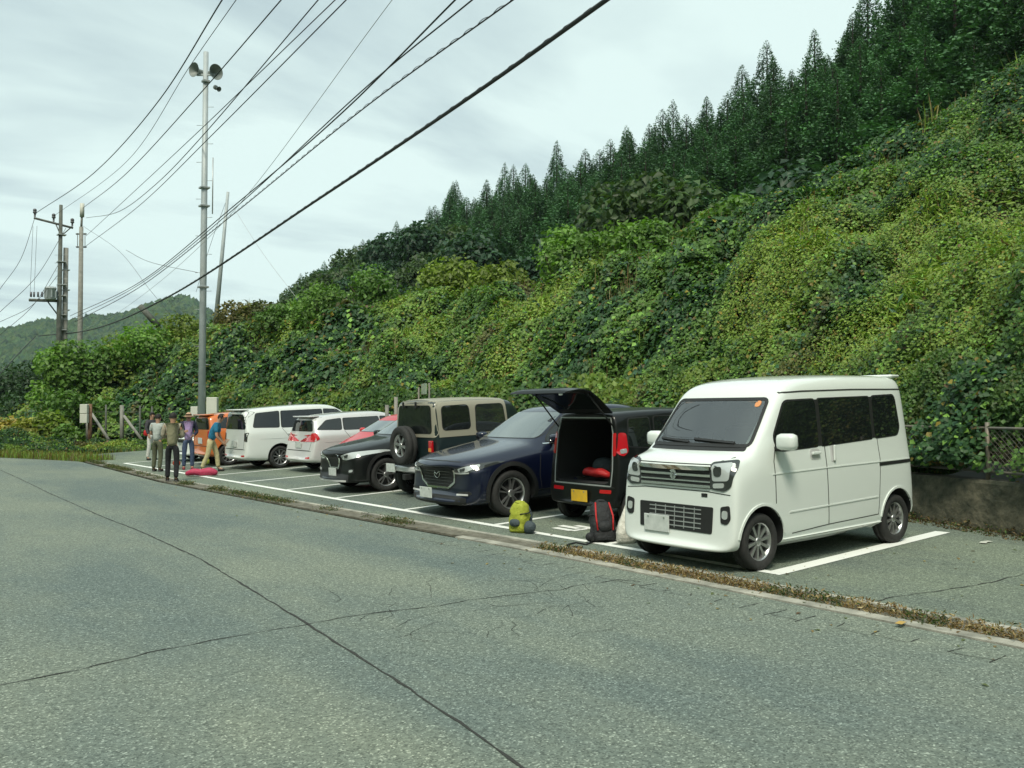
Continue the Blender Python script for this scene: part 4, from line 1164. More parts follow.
# =================================================================== SUV body
def suv(name, label, pm, L_=4.545, hw=.92, H=1.69, plateside=1, rim=None, kind=0):
    k = H/1.69; a = L_/4.545
    st = [(.03, .06, .34, .66, .80, .60, .52, .20), (.02, .08, .25, .70, .86, .74, .60, .20), (.14, .20, .22, .76, .92, .86, .68, .17), (.40, .46, .21, .84, .985, .905, .74, .10), (.95, .98, .21, .92, 1.065, hw, .76, .05),
          (1.32, 1.38, .21, .97, 1.12, hw, .74, .05), (1.42, 1.48, .21, .99, 1.15, hw, .72, .05), (1.42, 2.18, .21, .99, 1.575*k, hw, .60, .04), (2.1, 2.48, .21, 1.0, 1.66*k, hw, .615, .0), (3.2, 3.2, .21, 1.03, 1.675*k, hw, .61, 0),
          (3.85, 3.85, .24, 1.06, 1.63*k, .91, .58, -.02), (4.30, 4.16, .3, 1.06, 1.52*k, .88, .55, -.06), (4.48, 4.34, .34, 1.0, 1.25*k, .84, .56, -.10), (4.53, 4.46, .40, .92, 1.08, .70, .50, -.14)]
    st = [(q[0]*a, q[1]*a)+q[2:] for q in st]
    c = Car(name, label, 'car', st, [(.94*a, hw-.02, .36, .225), (3.64*a, hw-.02, .36, .225)], pm)
    c.add_wheels(-5 if kind == 0 else -5, rim or M['alloy'], .68)
    c.window([(-.70, 1.165), (.70, 1.165), (.56, 1.55*k), (-.56, 1.55*k)], 'F', M['glass_ws'], .06, .016, 'windscreen')
    c.window([(-.60, 1.15), (.60, 1.15), (.50, 1.48*k), (-.50, 1.48*k)], 'B', M['glass'], .06, .016, 'rear_window')
    def f(side, sy):
        c.window([(1.70*a, 1.10), (1.78*a, 1.20), (2.18*a, 1.46*k), (2.55*a, 1.53*k), (2.58*a, 1.11)], side, M['glass'], .04, name='door_window')
        c.window([(2.66*a, 1.11), (2.64*a, 1.535*k), (3.35*a, 1.53*k), (3.48*a, 1.15)], side, M['glass'], .04, name='door_window')
        c.window([(3.56*a, 1.17), (3.44*a, 1.515*k), (3.72*a, 1.46*k), (3.98*a, 1.26), (3.9*a, 1.20)], side, M['glass'], .04, name='quarter_window')
        c.strip('window_trim', [(1.62*a, 1.075), (2.6*a, 1.085), (3.5*a, 1.11), (4.0*a, 1.18)], side, .016, M['chrome'], .008)
        c.strip('panel_gap', [(1.50*a, .98), (1.46*a, .60), (1.50*a, .34)], side, .009, M['seam'])
        c.strip('panel_gap', [(2.60*a, 1.08), (2.60*a, .34)], side, .009, M['seam'])
        c.strip('panel_gap', [(3.50*a, 1.1), (3.30*a, .75), (3.22*a, .40)], side, .009, M['seam'])
        c.strip('sill_cladding', [(1.36*a, .30), (3.22*a, .30)], side, .15, M['trim'], .012)
        for wx in (.94*a, 3.64*a):
            pts = [(wx+.445*math.cos(t), .375+.445*math.sin(t)) for t in np.linspace(R(-12), R(192), 26)]
            c.strip('arch_cladding', pts, side, .065, M['trim'], .012)
        for hx_ in (2.38*a, 3.22*a):
            hh, n, d = c.cast(hx_, .97, side); boxo('door_handle', (hx_, hh.y+sy*.02, .97), (.18, .022, .03), pm, c.root, None, .009)
    c.both(f)
    c.mirrors(1.78*a, 1.16, pm, (.15, .20, .13), .14)
    c.strip('bonnet_gap', [(-.56, .885), (-.3, .90), (.3, .90), (.56, .885)], 'F', .008, M['seam'], .003)
    return c
suv1 = suv('suv', 'dark navy blue SUV with a shield shaped grille, facing the road beside the open-tailgate car', M['p_navy'])
c = suv1
gp = [(-.44, .755), (-.40, .56), (-.26, .485), (.26, .485), (.40, .56), (.44, .755), (.40, .80), (-.40, .80)]
gr = c.panel('grille', rpoly(gp, .04), 'F', M['trim'], .010, .06)
c.strip('grille_surround', [(-.47, .77), (-.43, .57), (-.27, .468), (.27, .468), (.43, .57), (.47, .77)], 'F', .034, M['chrome'], .022, gr)
for z_ in (.53, .58, .63, .68, .73): c.strip('grille_bar', [(-.36, z_), (.36, z_)], 'F', .008, M['lampd'], .014, gr)
bm = bmesh.new(); hx0 = c.cast(0, .68, 'F')[0].x-.03
bm_lathe(bm, [(.072, 0), (.078, .006), (.072, .014), (.062, .008)], 'X', 28, Matrix.Translation((hx0, 0, .69)), close=True)
for s_ in (-1, 1): bm_tube(bm, [(hx0+.002, 0, .668), (hx0-.002, s_*.025, .70), (hx0+.004, s_*.062, .715)], .009, 6)
from_bm('badge', bm, M['chrome'], gr)
for s_ in (-1, 1):
    hl = c.panel('headlight', rpoly([(s_*.49, .70), (s_*.47, .77), (s_*.60, .81), (s_*.86, .875), (s_*.89, .86), (s_*.84, .77), (s_*.72, .715)], .02), 'F', M['lampd'], .009, .05)
    c.panel('lamp_lens', rpoly([(s_*.56, .735), (s_*.56, .785), (s_*.80, .845), (s_*.82, .80), (s_*.70, .735)], .02), 'F', M['lamp'], .014, .03, hl, .001)
    c.panel('lamp_bowl', rpoly([(s_*.60, .745), (s_*.60, .785), (s_*.68, .80), (s_*.68, .75)], .02), 'F', M['lampd'], .018, .03, hl, .001)
    c.strip('running_lamp', [(s_*.47, .715), (s_*.60, .715), (s_*.74, .722)], 'F', .020, M['lampw'], .016, hl)
    fg = c.panel('fog_lamp_trim', rpoly([(s_*.50, .37), (s_*.52, .43), (s_*.76, .45), (s_*.80, .41), (s_*.72, .37)], .02), 'F', M['trim'], .006, .05)
    c.strip('chrome_strip', [(s_*.50, .385), (s_*.74, .395)], 'F', .028, M['p_silver'], .014, fg)
c.panel('lower_bumper', rpoly([(-.70, .24), (.70, .24), (.72, .34), (.50, .36), (-.50, .36), (-.72, .34)], .03), 'F', M['trim'], .008, .06)
plate(c, .10, .40, 'F', M['plate'])
suv1.place(6.87, 10.75, 1, sc=.95, zs=.955)

# =================================================================== black SUV
suv2 = suv('suv', 'black SUV with a chrome V grille facing the road, left of the hardtop off-roader', M['p_black'], 4.69, .91, 1.70, rim=M['alloy'])
c = suv2
gr = c.panel('grille', rpoly([(-.30, .80), (.30, .80), (.26, .50), (-.26, .50)], .03), 'F', M['trim'], .008, .06)
c.strip('grille_surround', [(-.33, .82), (-.17, .52), (.17, .52), (.33, .82)], 'F', .05, M['chrome'], .022, gr)
for s_ in (-1, 1):
    hl = c.panel('headlight', rpoly([(s_*.40, .72), (s_*.40, .80), (s_*.66, .87), (s_*.88, .90), (s_*.90, .84), (s_*.76, .75), (s_*.55, .71)], .03), 'F', M['lamp'], .009, .05)
    c.panel('lamp_bowl', rpoly([(s_*.50, .75), (s_*.50, .80), (s_*.62, .83), (s_*.62, .77)], .02), 'F', M['lampd'], .013, .03, hl, .001)
    fg = c.panel('fog_lamp_trim', rpoly([(s_*.58, .42), (s_*.58, .52), (s_*.76, .54), (s_*.78, .44)], .03), 'F', M['trim'], .006, .05)
    c.panel('fog_lamp', rpoly([(s_*.62, .45), (s_*.62, .50), (s_*.74, .515), (s_*.74, .465)], .02), 'F', M['lamp'], .011, .03, fg, .001)
c.panel('lower_bumper', rpoly([(-.66, .26), (.66, .26), (.62, .40), (-.62, .40)], .03), 'F', M['trim'], .008, .06)
c.strip('skid_strip', [(-.60, .275), (.60, .275)], 'F', .03, M['p_silver'], .014)
plate(c, 0, .44, 'F', M['plate'])
suv2.place(7.38, 15.02, 1, sc=.88, zs=.97)
# =================================================================== tailgate-open black micro car
kst = [(.05, .10, .26, .70, .92, .60, .52, .12), (.08, .14, .22, .74, .96, .69, .60, .12), (.30, .36, .20, .84, 1.02, .735, .66, .08), (.62, .68, .20, .94, 1.10, .7375, .66, .05),
       (.66, 1.12, .20, .98, 1.52, .7375, .62, .03), (.95, 1.32, .20, .98, 1.60, .7375, .62, 0), (2.0, 2.0, .20, .99, 1.63, .7375, .63, 0), (2.8, 2.8, .22, 1.0, 1.62, .7375, .63, 0),
       (3.20, 3.12, .25, 1.0, 1.60, .735, .62, -.015), (3.37, 3.22, .27, .98, 1.58, .715, .61, -.03), (3.395, 3.25, .32, .95, 1.55, .67, .575, -.045)]
kei = Car('tall_wagon', 'black tall wagon parked nose-in with its tailgate raised and a yellow number plate', 'car', kst, [(.55, .715, .275, .155), (2.93, .715, .275, .155)], M['p_black'], cavity=(1.75, 3.8, .555, .60, 1.49))
c = kei
c.add_wheels(10, M['alloyd'])
c.window([(-.56, 1.14), (.56, 1.14), (.50, 1.46), (-.50, 1.46)], 'F', M['glass_ws'], .05, .014, 'windscreen')
def f(side, sy):
    c.window([(.98, 1.06), (1.16, 1.44), (1.62, 1.50), (1.64, 1.07)], side, M['glass'], .05, name='door_window')
    c.window([(1.72, 1.07), (1.72, 1.50), (2.48, 1.51), (2.52, 1.08)], side, M['glass'], .05, name='door_window')
    c.window([(2.60, 1.08), (2.58, 1.50), (2.98, 1.49), (3.06, 1.12)], side, M['glass'], .05, name='quarter_window')
    c.strip('panel_gap', [(2.56, 1.05), (2.56, .62), (2.50, .34)], side, .008, M['seam']); c.strip('panel_gap', [(1.68, 1.05), (1.68, .32)], side, .008, M['seam'])
    hh, n, d = c.cast(2.40, .96, side); boxo('door_handle', (2.40, hh.y+sy*.02, .96), (.16, .02, .03), M['p_black'], c.root, None, .009)
    # tail lights wrap round the corner
    tl = c.panel('tail_light', rpoly([(3.08, 1.04), (3.07, 1.30), (3.20, 1.31), (3.26, 1.02), (3.18, .98)], .04), side, M['redlens'], .012, .05)
    c.panel('lamp_bowl', rpoly([(3.11, 1.03), (3.11, 1.09), (3.22, 1.08), (3.22, 1.02)], .02), side, M['lampw'], .016, .04, tl, .001)
c.both(f)
c.mirrors(1.08, 1.12, M['p_black'], (.12, .18, .14), .12)
for s_ in (-1, 1):
    tl = c.panel('tail_light', rpoly([(s_*.60, .98), (s_*.585, 1.30), (s_*.625, 1.31), (s_*.655, 1.0)], .03), 'B', M['redlens'], .012, .04)
    c.panel('reflector', rpoly([(s_*.38, .47), (s_*.38, .52), (s_*.60, .525), (s_*.60, .475)], .015), 'B', M['redlens'], .006, .04)
c.strip('opening_trim', [(-.585, .575), (.585, .575), (.60, .80), (.575, 1.3), (.52, 1.515), (-.52, 1.515), (-.575, 1.3), (-.60, .80), (-.585, .575)], 'B', .018, M['galv'], .004)
c.strip('bumper_gap', [(-.66, .56), (.66, .56)], 'B', .010, M['seam'], .002)
plate(c, 0, .415, 'B', M['plate_y'])
# rear seat backs inside
bm = bmesh.new()
for s_ in (-1, 1):
    bm_box(bm, (1.98, s_*.27, .90), (.14, .50, .56), Matrix.Rotation(R(12), 3, 'Y'), .05); bm_box(bm, (2.05, s_*.27, 1.27), (.10, .26, .17), None, .04)
from_bm('rear_seat', bm, M['seat'], c.root, True)
# raised tailgate: hinge at the roof rear edge, swings up and out
gate_root = c.root
hx_, hz_ = 3.22, 1.575; ang = R(27)
def gpt(u, w, d=0.0):      # u: along the gate from hinge, w: across, d: thickness towards outside(up)
    bul = .055*math.sin(min(1, u/1.05)*math.pi*.8)
    return (hx_+u*math.cos(ang)-(d+bul)*math.sin(ang), w, hz_+u*math.sin(ang)+(d+bul)*math.cos(ang)-.60*max(0, u-.55)**1.5)
nu, nw = 14, 12; V = []; F = []
for lay in (0, .045):
    for i in range(nu+1):
        u = 1.02*i/nu
        for j in range(nw+1):
            q = -1+2*j/nw; hw = .555+.09*math.sin(min(1, u/.75)*math.pi/2)-.09*max(0, (u-.8)/.28)**2
            edge = .6*(abs(q)**6)*.045
            V.append(gpt(u, q*hw, lay-edge if lay else 0))
nn = (nu+1)*(nw+1)
for i in range(nu):
    for j in range(nw):
        a = i*(nw+1)+j; F.append((a, a+1, a+nw+2, a+nw+1)); F.append((nn+a, nn+a+nw+1, nn+a+nw+2, nn+a+1))
bd = [j for j in range(nw+1)]+[i*(nw+1)+nw for i in range(1, nu+1)]+[nu*(nw+1)+j for j in range(nw-1, -1, -1)]+[i*(nw+1) for i in range(nu-1, 0, -1)]
for a, b in zip(bd, bd[1:]+bd[:1]): F.append((a, a+nn, b+nn, b))
bm = bmesh.new(); bv = [bm.verts.new(p) for p in V]
for q in F: bm.faces.new([bv[i] for i in q])
bmesh.ops.recalc_face_normals(bm, faces=bm.faces)
gate = from_bm('tailgate', bm, M['p_black'], c.root); smooth_angle(gate, 50)
V = []; F = []
for i in range(8):
    for j in range(9):
        u = .12+.42*i/7; q = (-1+2*j/8)*.48; p = gpt(u, q, -.006); V.append(p)
for i in range(7):
    for j in range(8): a = i*9+j; F.append((a, a+1, a+10, a+9))
gg = pydata('tailgate_glass', V, F, M['glass'], gate, True)
V = []; F = []
for i in range(6):
    for j in range(9):
        u = .60+.36*i/5; q = (-1+2*j/8)*.50; V.append(gpt(u, q, -.02))
for i in range(5):
    for j in range(8): a = i*9+j; F.append((a, a+1, a+10, a+9))
pydata('inner_trim', V, F, M['trim'], gate, True)
boxo('lamp_bowl', gpt(.98, .48, -.03), (.03, .06, .03), M['lampw'], gate, None, .008)
for s_ in (-1, 1):
    tube('gas_strut', [(3.22, s_*.585, 1.38), gpt(.52, s_*.56, -.01)], .011, M['trim'], c.root)
kei.place(7.85, 8.68, -1, sc=.92)
# red bag inside the boot
def blob(name, pts, radii, m, parent=None, sub=2):
    me = bpy.data.meshes.new(name); me.from_pydata([Vector(p) for p in pts], [(i, i+1) for i in range(len(pts)-1)], [])
    o = bpy.data.objects.new(name, me); col.objects.link(o)
    sk = o.modifiers.new('s', 'SKIN'); 
    for i, r in enumerate(radii): me.skin_vertices[0].data[i].radius = (r if isinstance(r, tuple) else (r, r))
    me.skin_vertices[0].data[0].use_root = True
    sb = o.modifiers.new('u', 'SUBSURF'); sb.levels = sub; sb.render_levels = sub
    dg = bpy.context.evaluated_depsgraph_get(); m2 = bpy.data.meshes.new_from_object(o.evaluated_get(dg)); bpy.data.objects.remove(o)
    return link(name, m2, m, parent, True)
M['red_cloth'] = mat('red_nylon', (.50, .018, .02), .55, bump=(14, .7, .03)); M['yellow_cloth'] = mat('yellow_nylon', (.34, .38, .04), .75, bump=(22, .9, .02))
M['grey_cloth'] = mat('grey_nylon', (.055, .075, .085), .75, bump=(22, .9, .02)); M['black_cloth'] = mat('black_nylon', (.016, .018, .020), .7, bump=(20, .9, .02))
M['white_sack'] = mat('white_plastic_sack', (.66, .65, .58), .5, bump=(16, .9, .03)); M['pink_cloth'] = mat('pink_nylon', (.42, .035, .09), .6, bump=(10, .8, .03))
M['orange_cloth'] = mat('orange_nylon', (.70, .10, .04), .6, bump=(12, .8, .03))
rb = blob('duffel_bag', [(8.14, 8.90, .69), (8.12, 8.80, .75), (8.16, 8.68, .70), (8.10, 8.56, .74), (8.18, 8.42, .68)], [(.06, .04), (.10, .07), (.12, .06), (.10, .07), (.06, .04)], M['red_cloth'])
tag(rb, 'crumpled red bag lying in the open boot of the black tall wagon', 'bag')
gb = blob('duffel_bag', [(8.42, 9.0, .76), (8.42, 8.8, .80), (8.42, 8.6, .76)], [(.12, .12), (.16, .15), (.1, .1)], M['grey_cloth'])
tag(gb, 'dark grey bag behind the red one inside the open boot', 'bag')

# =================================================================== hardtop off-roader
jst = [(.02, .04, .42, .74, .92, .58, .52, .08), (.02, .05, .38, .78, .96, .64, .56, .08), (.20, .22, .36, .86, 1.0, .66, .60, .03), (1.05, 1.05, .36, .92, 1.06, .68, .62, .01), (1.12, 1.12, .36, .98, 1.10, .715, .62, .01),
       (1.14, 1.38, .36, 1.02, 1.62, .72, .61, .02), (1.30, 1.50, .36, 1.04, 1.70, .725, .625, 0), (2.2, 2.2, .36, 1.04, 1.73, .73, .64, 0), (3.0, 2.98, .38, 1.04, 1.725, .73, .64, 0), (3.20, 3.14, .40, 1.04, 1.71, .725, .635, -.01), (3.24, 3.18, .44, 1.02, 1.66, .69, .60, -.02)]
jp = Car('off_roader', 'dark green off-roader with beige hardtop and rear-mounted spare wheel, its back to the road', 'car', jst, [(.62, .74, .345, .19), (2.87, .74, .345, .19)], M['p_dgreen'])
c = jp
c.add_wheels(6, M['alloy'], .60)
# beige hardtop shell over the green body
def shell(car, x0, x1, zlow, m, off=.008):
    """hardtop: rings cast from the body, proud of it"""
    V = []; F = []; xs = np.linspace(x0, x1, 22); prof = []
    rings = []
    ctr_z = zlow
    for x in xs:
        ring = []
        for k in range(33):
            a = math.pi*k/32
            d = Vector((0, -math.cos(a), math.sin(a)*1.0)).normalized(); o = Vector((x, 0, ctr_z))
            h, n, i, dd = car.bvh.ray_cast(o, d)
            if h is None: h = rings[-1][k]-Vector((xs[1]-xs[0], 0, 0))*0 if rings else o+d*.6; n = d
            if n.dot(d) < 0: n = -n
            ring.append(h+Vector((0, n.y, n.z))*off)
        rings.append(ring)
    for r in rings: V += r
    for i in range(21):
        for k in range(32): F.append((i*33+k, i*33+k+1, (i+1)*33+k+1, (i+1)*33+k))
    return V, F, rings
V, F, rings = shell(c, 1.62, 3.12, 1.07, M['p_beige'])
n0 = len(V)
for r in (rings[0], rings[-1]):
    pass
bm = bmesh.new(); bv = [bm.verts.new(p) for p in V]
for q in F: bm.faces.new([bv[i] for i in q])
bmesh.ops.recalc_face_normals(bm, faces=bm.faces)
bmesh.ops.solidify(bm, geom=bm.faces, thickness=.02)
hard = from_bm('hardtop', bm, M['p_beige'], c.root); smooth_angle(hard, 50)
c.panel('hardtop_rear', rpoly([(-.70, 1.07), (.70, 1.07), (.595, 1.69), (-.595, 1.69)], .08), 'B', M['p_beige'], .010, .06, hard)
jb = BVHTree.FromPolygons([v.co.copy() for v in hard.data.vertices], [tuple(p.vertices) for p in hard.data.polygons])
_old = c.bvh; c.bvh = jb
for side, sy in (('L', -1), ('R', 1)):
    c.window([(2.46, 1.19), (2.46, 1.61), (3.02, 1.60), (3.04, 1.19)], side, M['glass'], .08, .012, name='side_window')
c.bvh = _old
for side, sy in (('L', -1), ('R', 1)):
    c.window([(1.68, 1.15), (1.70, 1.60), (2.30, 1.60), (2.34, 1.12)], side, M['glass_far'], .07, .012, name='door_window').location.y += sy*.012
    c.strip('panel_gap', [(2.36, 1.05), (2.34, .45)], side, .009, M['seam']); c.strip('panel_gap', [(1.40, 1.0), (1.42, .48)], side, .009, M['seam'])
    for wx in (.62, 2.87):
        pts = [(wx+.43*math.cos(t), .36+.43*math.sin(t)) for t in np.linspace(R(2), R(178), 20)]
        c.strip('fender_flare', pts, side, .08, M['trim'], .05)
    hh, n, d = c.cast(3.2, .88, side)
c.window([(-.60, 1.13), (.60, 1.13), (.53, 1.60), (-.53, 1.60)], 'F', M['glass_ws'], .05, .012, 'windscreen')
rw = c.window([(-.56, 1.14), (.56, 1.14), (.51, 1.62), (-.51, 1.62)], 'B', M['glass'], .07, .012, 'rear_window'); rw.location.x += .012
for y_ in (-.30, .12): boxo('window_hinge', (3.205, y_, 1.635), (.03, .04, .11), M['trim'], rw, None, .008)
c.mirrors(1.45, 1.15, M['trim'], (.12, .18, .15), .12)
for s_ in (-1, 1):
    tl = boxo('tail_light', (3.235, s_*.60, .92), (.05, .10, .20), M['redlens'], c.root, None, .012); boxo('indicator_lens', (3.262, s_*.60, .865), (.008, .08, .06), M['amber'], tl)
boxo('rear_bumper', (3.31, 0, .51), (.10, 1.42, .10), M['p_silver'], c.root, None, .025)
boxo('number_plate', (3.396, -.52, .52), (.012, .30, .15), M['plate'], c.root)
boxo('tow_hitch', (3.36, 0, .38), (.16, .10, .10), M['trim'], c.root, None, .01)
sp = mk_wheel(c.root, (0, 0, 0), 1, .345, .20, 6, M['alloy'], .58); sp.name = 'spare_wheel'
sp.rotation_euler = (0, 0, -math.pi/2); sp.location = (3.36, -.10, .93)
boxo('wheel_bracket', (3.26, -.10, .93), (.12, .16, .16), M['trim'], c.root, None, .01)
jp.place(7.98, 12.98, -1, sc=.96)

# =================================================================== generic hatchback / estate / minivan
def hatch(name, label, pm, L_, hw, H, cat='car', belt=.98, ws_x=(.85, 1.55), rear_rake=.12, hoodz=.92, rim=None, cladding=False, style=10, tail=1, wb=None, r=.30, rear_glass=True, roofw=.60):
    wf = .80; wr_ = wf+(wb or L_*.60)
    a0, a1 = ws_x
    st = [(.03, .06, .30, .64, .74, .58, .50, .16), (.03, .09, .22, .68, .80, .72, .58, .17), (.22, .28, .19, .78, hoodz-.03, hw*.97, .68, .12), (a0-.12, a0-.08, .19, belt-.08, hoodz+.10, hw, .70, .05),
          (a0, a0+.04, .19, belt-.04, hoodz+.14, hw, .68, .04), (a0, a1, .19, belt-.02, H-.08, hw, roofw, .04), (a1-.1, a1+.28, .19, belt, H-.015, hw, roofw, 0), (L_*.58, L_*.58, .19, belt+.01, H, hw, roofw+.01, 0),
          (L_*.80, L_*.80, .21, belt+.02, H-.03, hw, roofw, 0), (L_-.22, L_-.26-rear_rake, .24, belt+.03, H-.07, hw*.985, roofw-.02, -.02), (L_-.05, L_-.10-rear_rake, .28, belt, H-.12, hw*.95, roofw-.04, -.05), (L_, L_-.05-rear_rake, .36, belt-.05, H-.18, hw*.86, roofw-.08, -.08)]
    c = Car(name, label, cat, st, [(wf, hw-.02, r, .19), (wr_, hw-.02, r, .19)], pm)
    c.add_wheels(style, rim or M['alloy'], .68)
    c.window([(-.60, hoodz+.20), (.60, hoodz+.20), (.52, H-.16), (-.52, H-.16)], 'F', M['glass_ws'], .05, .014, 'windscreen')
    if rear_glass: c.window([(-.60, belt+.09), (.60, belt+.09), (.50, H-.17), (-.50, H-.17)], 'B', M['glass'], .06, .014, 'rear_window')
    zt = H-.15; b_ = belt+.07
    m1 = a1+.08; p = [m1-.32, (m1+L_*.50)/2+.15, L_*.58+.12, L_*.80]
    def f(side, sy):
        c.window([(a0+.30, b_), (a1+.02, zt-.04), (p[1]-.03, zt), (p[1]-.03, b_)], side, M['glass'], .04, name='door_window')
        c.window([(p[1]+.04, b_), (p[1]+.04, zt), (p[3]-.25, zt), (p[3]-.20, b_+.02)], side, M['glass'], .04, name='door_window')
        c.window([(p[3]-.12, b_+.03), (p[3]-.18, zt), (L_-.42-rear_rake, zt-.04), (L_-.34, b_+.06)], side, M['glass'], .05, name='quarter_window')
        c.strip('panel_gap', [(p[1], b_), (p[1], .32)], side, .009, M['seam']); c.strip('panel_gap', [(p[3]-.2, b_), (wr_-.42, .62), (wr_-.45, .34)], side, .009, M['seam']); c.strip('panel_gap', [(a0+.25, belt-.05), (a0+.22, .34)], side, .009, M['seam'])
        for hx_ in (p[1]-.2, p[3]-.42):
            hh, n, d = c.cast(hx_, belt-.08, side); boxo('door_handle', (hx_, hh.y+sy*.02, belt-.08), (.16, .02, .03), pm, c.root, None, .009)
        if tail: c.panel('tail_light', rpoly([(L_-.36, belt-.10), (L_-.30, belt+.05), (L_-.10, belt+.04), (L_-.06, belt-.12), (L_-.2, belt-.17)], .03), side, M['redlens'], .010, .05)
        c.strip('door_crease', [(a0, belt-.22), (L_-.5, belt-.18)], side, .010, pm, .006)
    c.both(f)
    c.mirrors(a0+.42, belt+.13, pm, (.13, .18, .13), .12)
    for s_ in (-1, 1):
        hl = c.panel('headlight', rpoly([(s_*.44, .68), (s_*.44, .74), (s_*.62, .80), (s_*.78, .83), (s_*.79, .76), (s_*.66, .69)], .03), 'F', M['lamp'], .009, .05)
        c.panel('lamp_bowl', rpoly([(s_*.52, .70), (s_*.52, .745), (s_*.62, .77), (s_*.62, .71)], .02), 'F', M['lampd'], .013, .03, hl, .001)
        if tail: c.panel('tail_light', rpoly([(s_*hw*.70, belt-.12), (s_*hw*.68, belt+.04), (s_*hw*.90, belt+.05), (s_*hw*.93, belt-.13)], .03), 'B', M['redlens'], .010, .05)
        c.panel('reflector', rpoly([(s_*.52, .36), (s_*.52, .40), (s_*.70, .41), (s_*.70, .37)], .01), 'B', M['redlens'], .006, .04)
    c.panel('grille', rpoly([(-.36, .62), (.36, .62), (.34, .72), (-.34, .72)], .03), 'F', M['trim'], .007, .05)
    c.panel('lower_grille', rpoly([(-.42, .32), (.42, .32), (.38, .46), (-.38, .46)], .03), 'F', M['trim'], .006, .05)
    c.strip('tailgate_gap', [(-.62, .56), (.62, .56), (.66, belt), (.52, H-.10)], 'B', .010, M['seam']); c.strip('bumper_gap', [(-.70, .55), (.70, .55)], 'B', .010, M['seam'])
    plate(c, 0, .44, 'F', M['plate'], off=.05)
    bm = bmesh.new(); bm_box(bm, (L_-rear_rake-.16, 0, H-.075), (.26, 1.02, .035), None, .015); from_bm('roof_spoiler', bm, pm, c.root, True)
    plate(c, 0, .70, 'B', M['plate'])
    return c
red = hatch('hatchback', 'red hatchback parked deep in its bay between the black SUV and the silver estate', M['p_red'], 3.75, .80, 1.50, ws_x=(.72, 1.45), hoodz=.90)
red.place(8.62, 16.9, 1, sc=.88)
sil = hatch('estate_car', 'silver white compact estate with red tail lights, its rear to the road', M['p_silver'], 4.25, .8475, 1.47, belt=.94, rear_rake=.22, ws_x=(.95, 1.75), hoodz=.88)
sil.place(8.75, 19.55, -1, sc=.93)
wmv = hatch('minivan', 'pearl white minivan with a dark wraparound rear window, its rear to the road', M['p_pearl'], 4.6, .86, 1.68, cat='minivan', belt=1.0, rear_rake=.05, ws_x=(.90, 1.75), tail=0, roofw=.66, rear_glass=False)
c = wmv
c.window([(-.70, 1.09), (.70, 1.09), (.61, 1.55), (-.61, 1.55)], 'B', M['glass'], .06, .014, 'rear_window')
for s_ in (-1, 1): c.panel('tail_light', rpoly([(s_*.66, .78), (s_*.66, .98), (s_*.80, 1.0), (s_*.80, .76)], .02), 'B', M['lampd'], .010, .05)
wmv.place(8.15, 21.9, -1, sc=.93)
ora = hatch('hatchback', 'orange boxy hatchback, its rear to the road, partly hidden by the loudspeaker pole', M['p_orange'], 3.6, .77, 1.50, belt=.93, rear_rake=.06, ws_x=(.72, 1.35), roofw=.62)
ora.place(8.05, 24.15, -1, sc=.96)
wsd = hatch('hatchback', 'white car beyond the orange one, mostly hidden behind the standing people', M['p_white'], 4.2, .84, 1.46, ws_x=(1.15, 1.95), hoodz=.84, belt=.90)
wsd.place(8.2, 26.4, 1, sc=.88)
# =================================================================== poles and wires
def cyl_pole(name, base, top, r0, r1, m, parent=None, seg=14):
    return tube(name, [base, tuple((Vector(base)+Vector(top))/2), top], [r0, (r0+r1)/2, r1], m, parent, seg)
# loudspeaker pole
P0 = at(201, 465, 30); P0.z = .2; P1 = at(206, 52, 30)
sp_root = empty('loudspeaker_pole', (0, 0, 0)); sp_root.location = (P0.x, P0.y, 0)
tag(sp_root, 'tall grey steel pole carrying two horn loudspeakers beside the orange car', 'pole')
def rel(p, o): return (p[0]-o.location.x, p[1]-o.location.y, p[2]-o.location.z)
H_ = P1.z
cyl_pole('pole', (0, 0, -.3), rel(P1, sp_root), .13, .085, M['polegrey'], sp_root)
top = Vector(rel(P1, sp_root))
def horn(c, d, r, L_, m):
    d = Vector(d).normalized(); q = d.to_track_quat('X', 'Z').to_matrix().to_4x4()
    bm = bmesh.new(); Mx = Matrix.Translation(c) @ q
    bm_lathe(bm, [(.06, -L_*.55), (.075, -L_*.5), (.075, -.2*L_), (r*.32, 0), (r*.62, L_*.22), (r, L_*.45), (r*1.04, L_*.46), (r*.98, L_*.44), (r*.55, L_*.18), (r*.2, 0), (.10*r, -.1*L_)], 'X', 26, Mx)
    bmesh.ops.recalc_face_normals(bm, faces=bm.faces)
    return from_bm('horn_speaker', bm, m, sp_root)
M['horn'] = mat('horn_grey', (.20, .23, .22), .5)
horn(top+Vector((-.20, .13, -.66)), (-.80, -.30, -.05), .235, .42, M['horn'])
horn(top+Vector((.17, -.19, -.72)), (.25, -.95, -.10), .25, .42, M['horn'])
boxo('horn_bracket', top+Vector((0, 0, -.78)), (.62, .06, .06), M['polegrey'], sp_root, Matrix.Rotation(R(-38), 3, 'Z'))
boxo('horn_bracket', top+Vector((0, 0, -1.0)), (.22, .22, .07), M['polegrey'], sp_root, None, .01)
horn(top+Vector((.32, -.20, -1.22)), (.3, -.9, -.5), .085, .25, M['horn'])
for k, fz in enumerate((.42, .62, .665)): boxo('pole_band', top*0+Vector((top.x*fz, top.y*fz, H_*fz)), (.30, .30, .06), M['galv'], sp_root, None, .01)
tube('antenna', [(top.x*.66+.22, top.y*.66-.18, H_*.60), (top.x*.66+.22, top.y*.66-.18, H_*.74)], .02, M['galv'], sp_root)
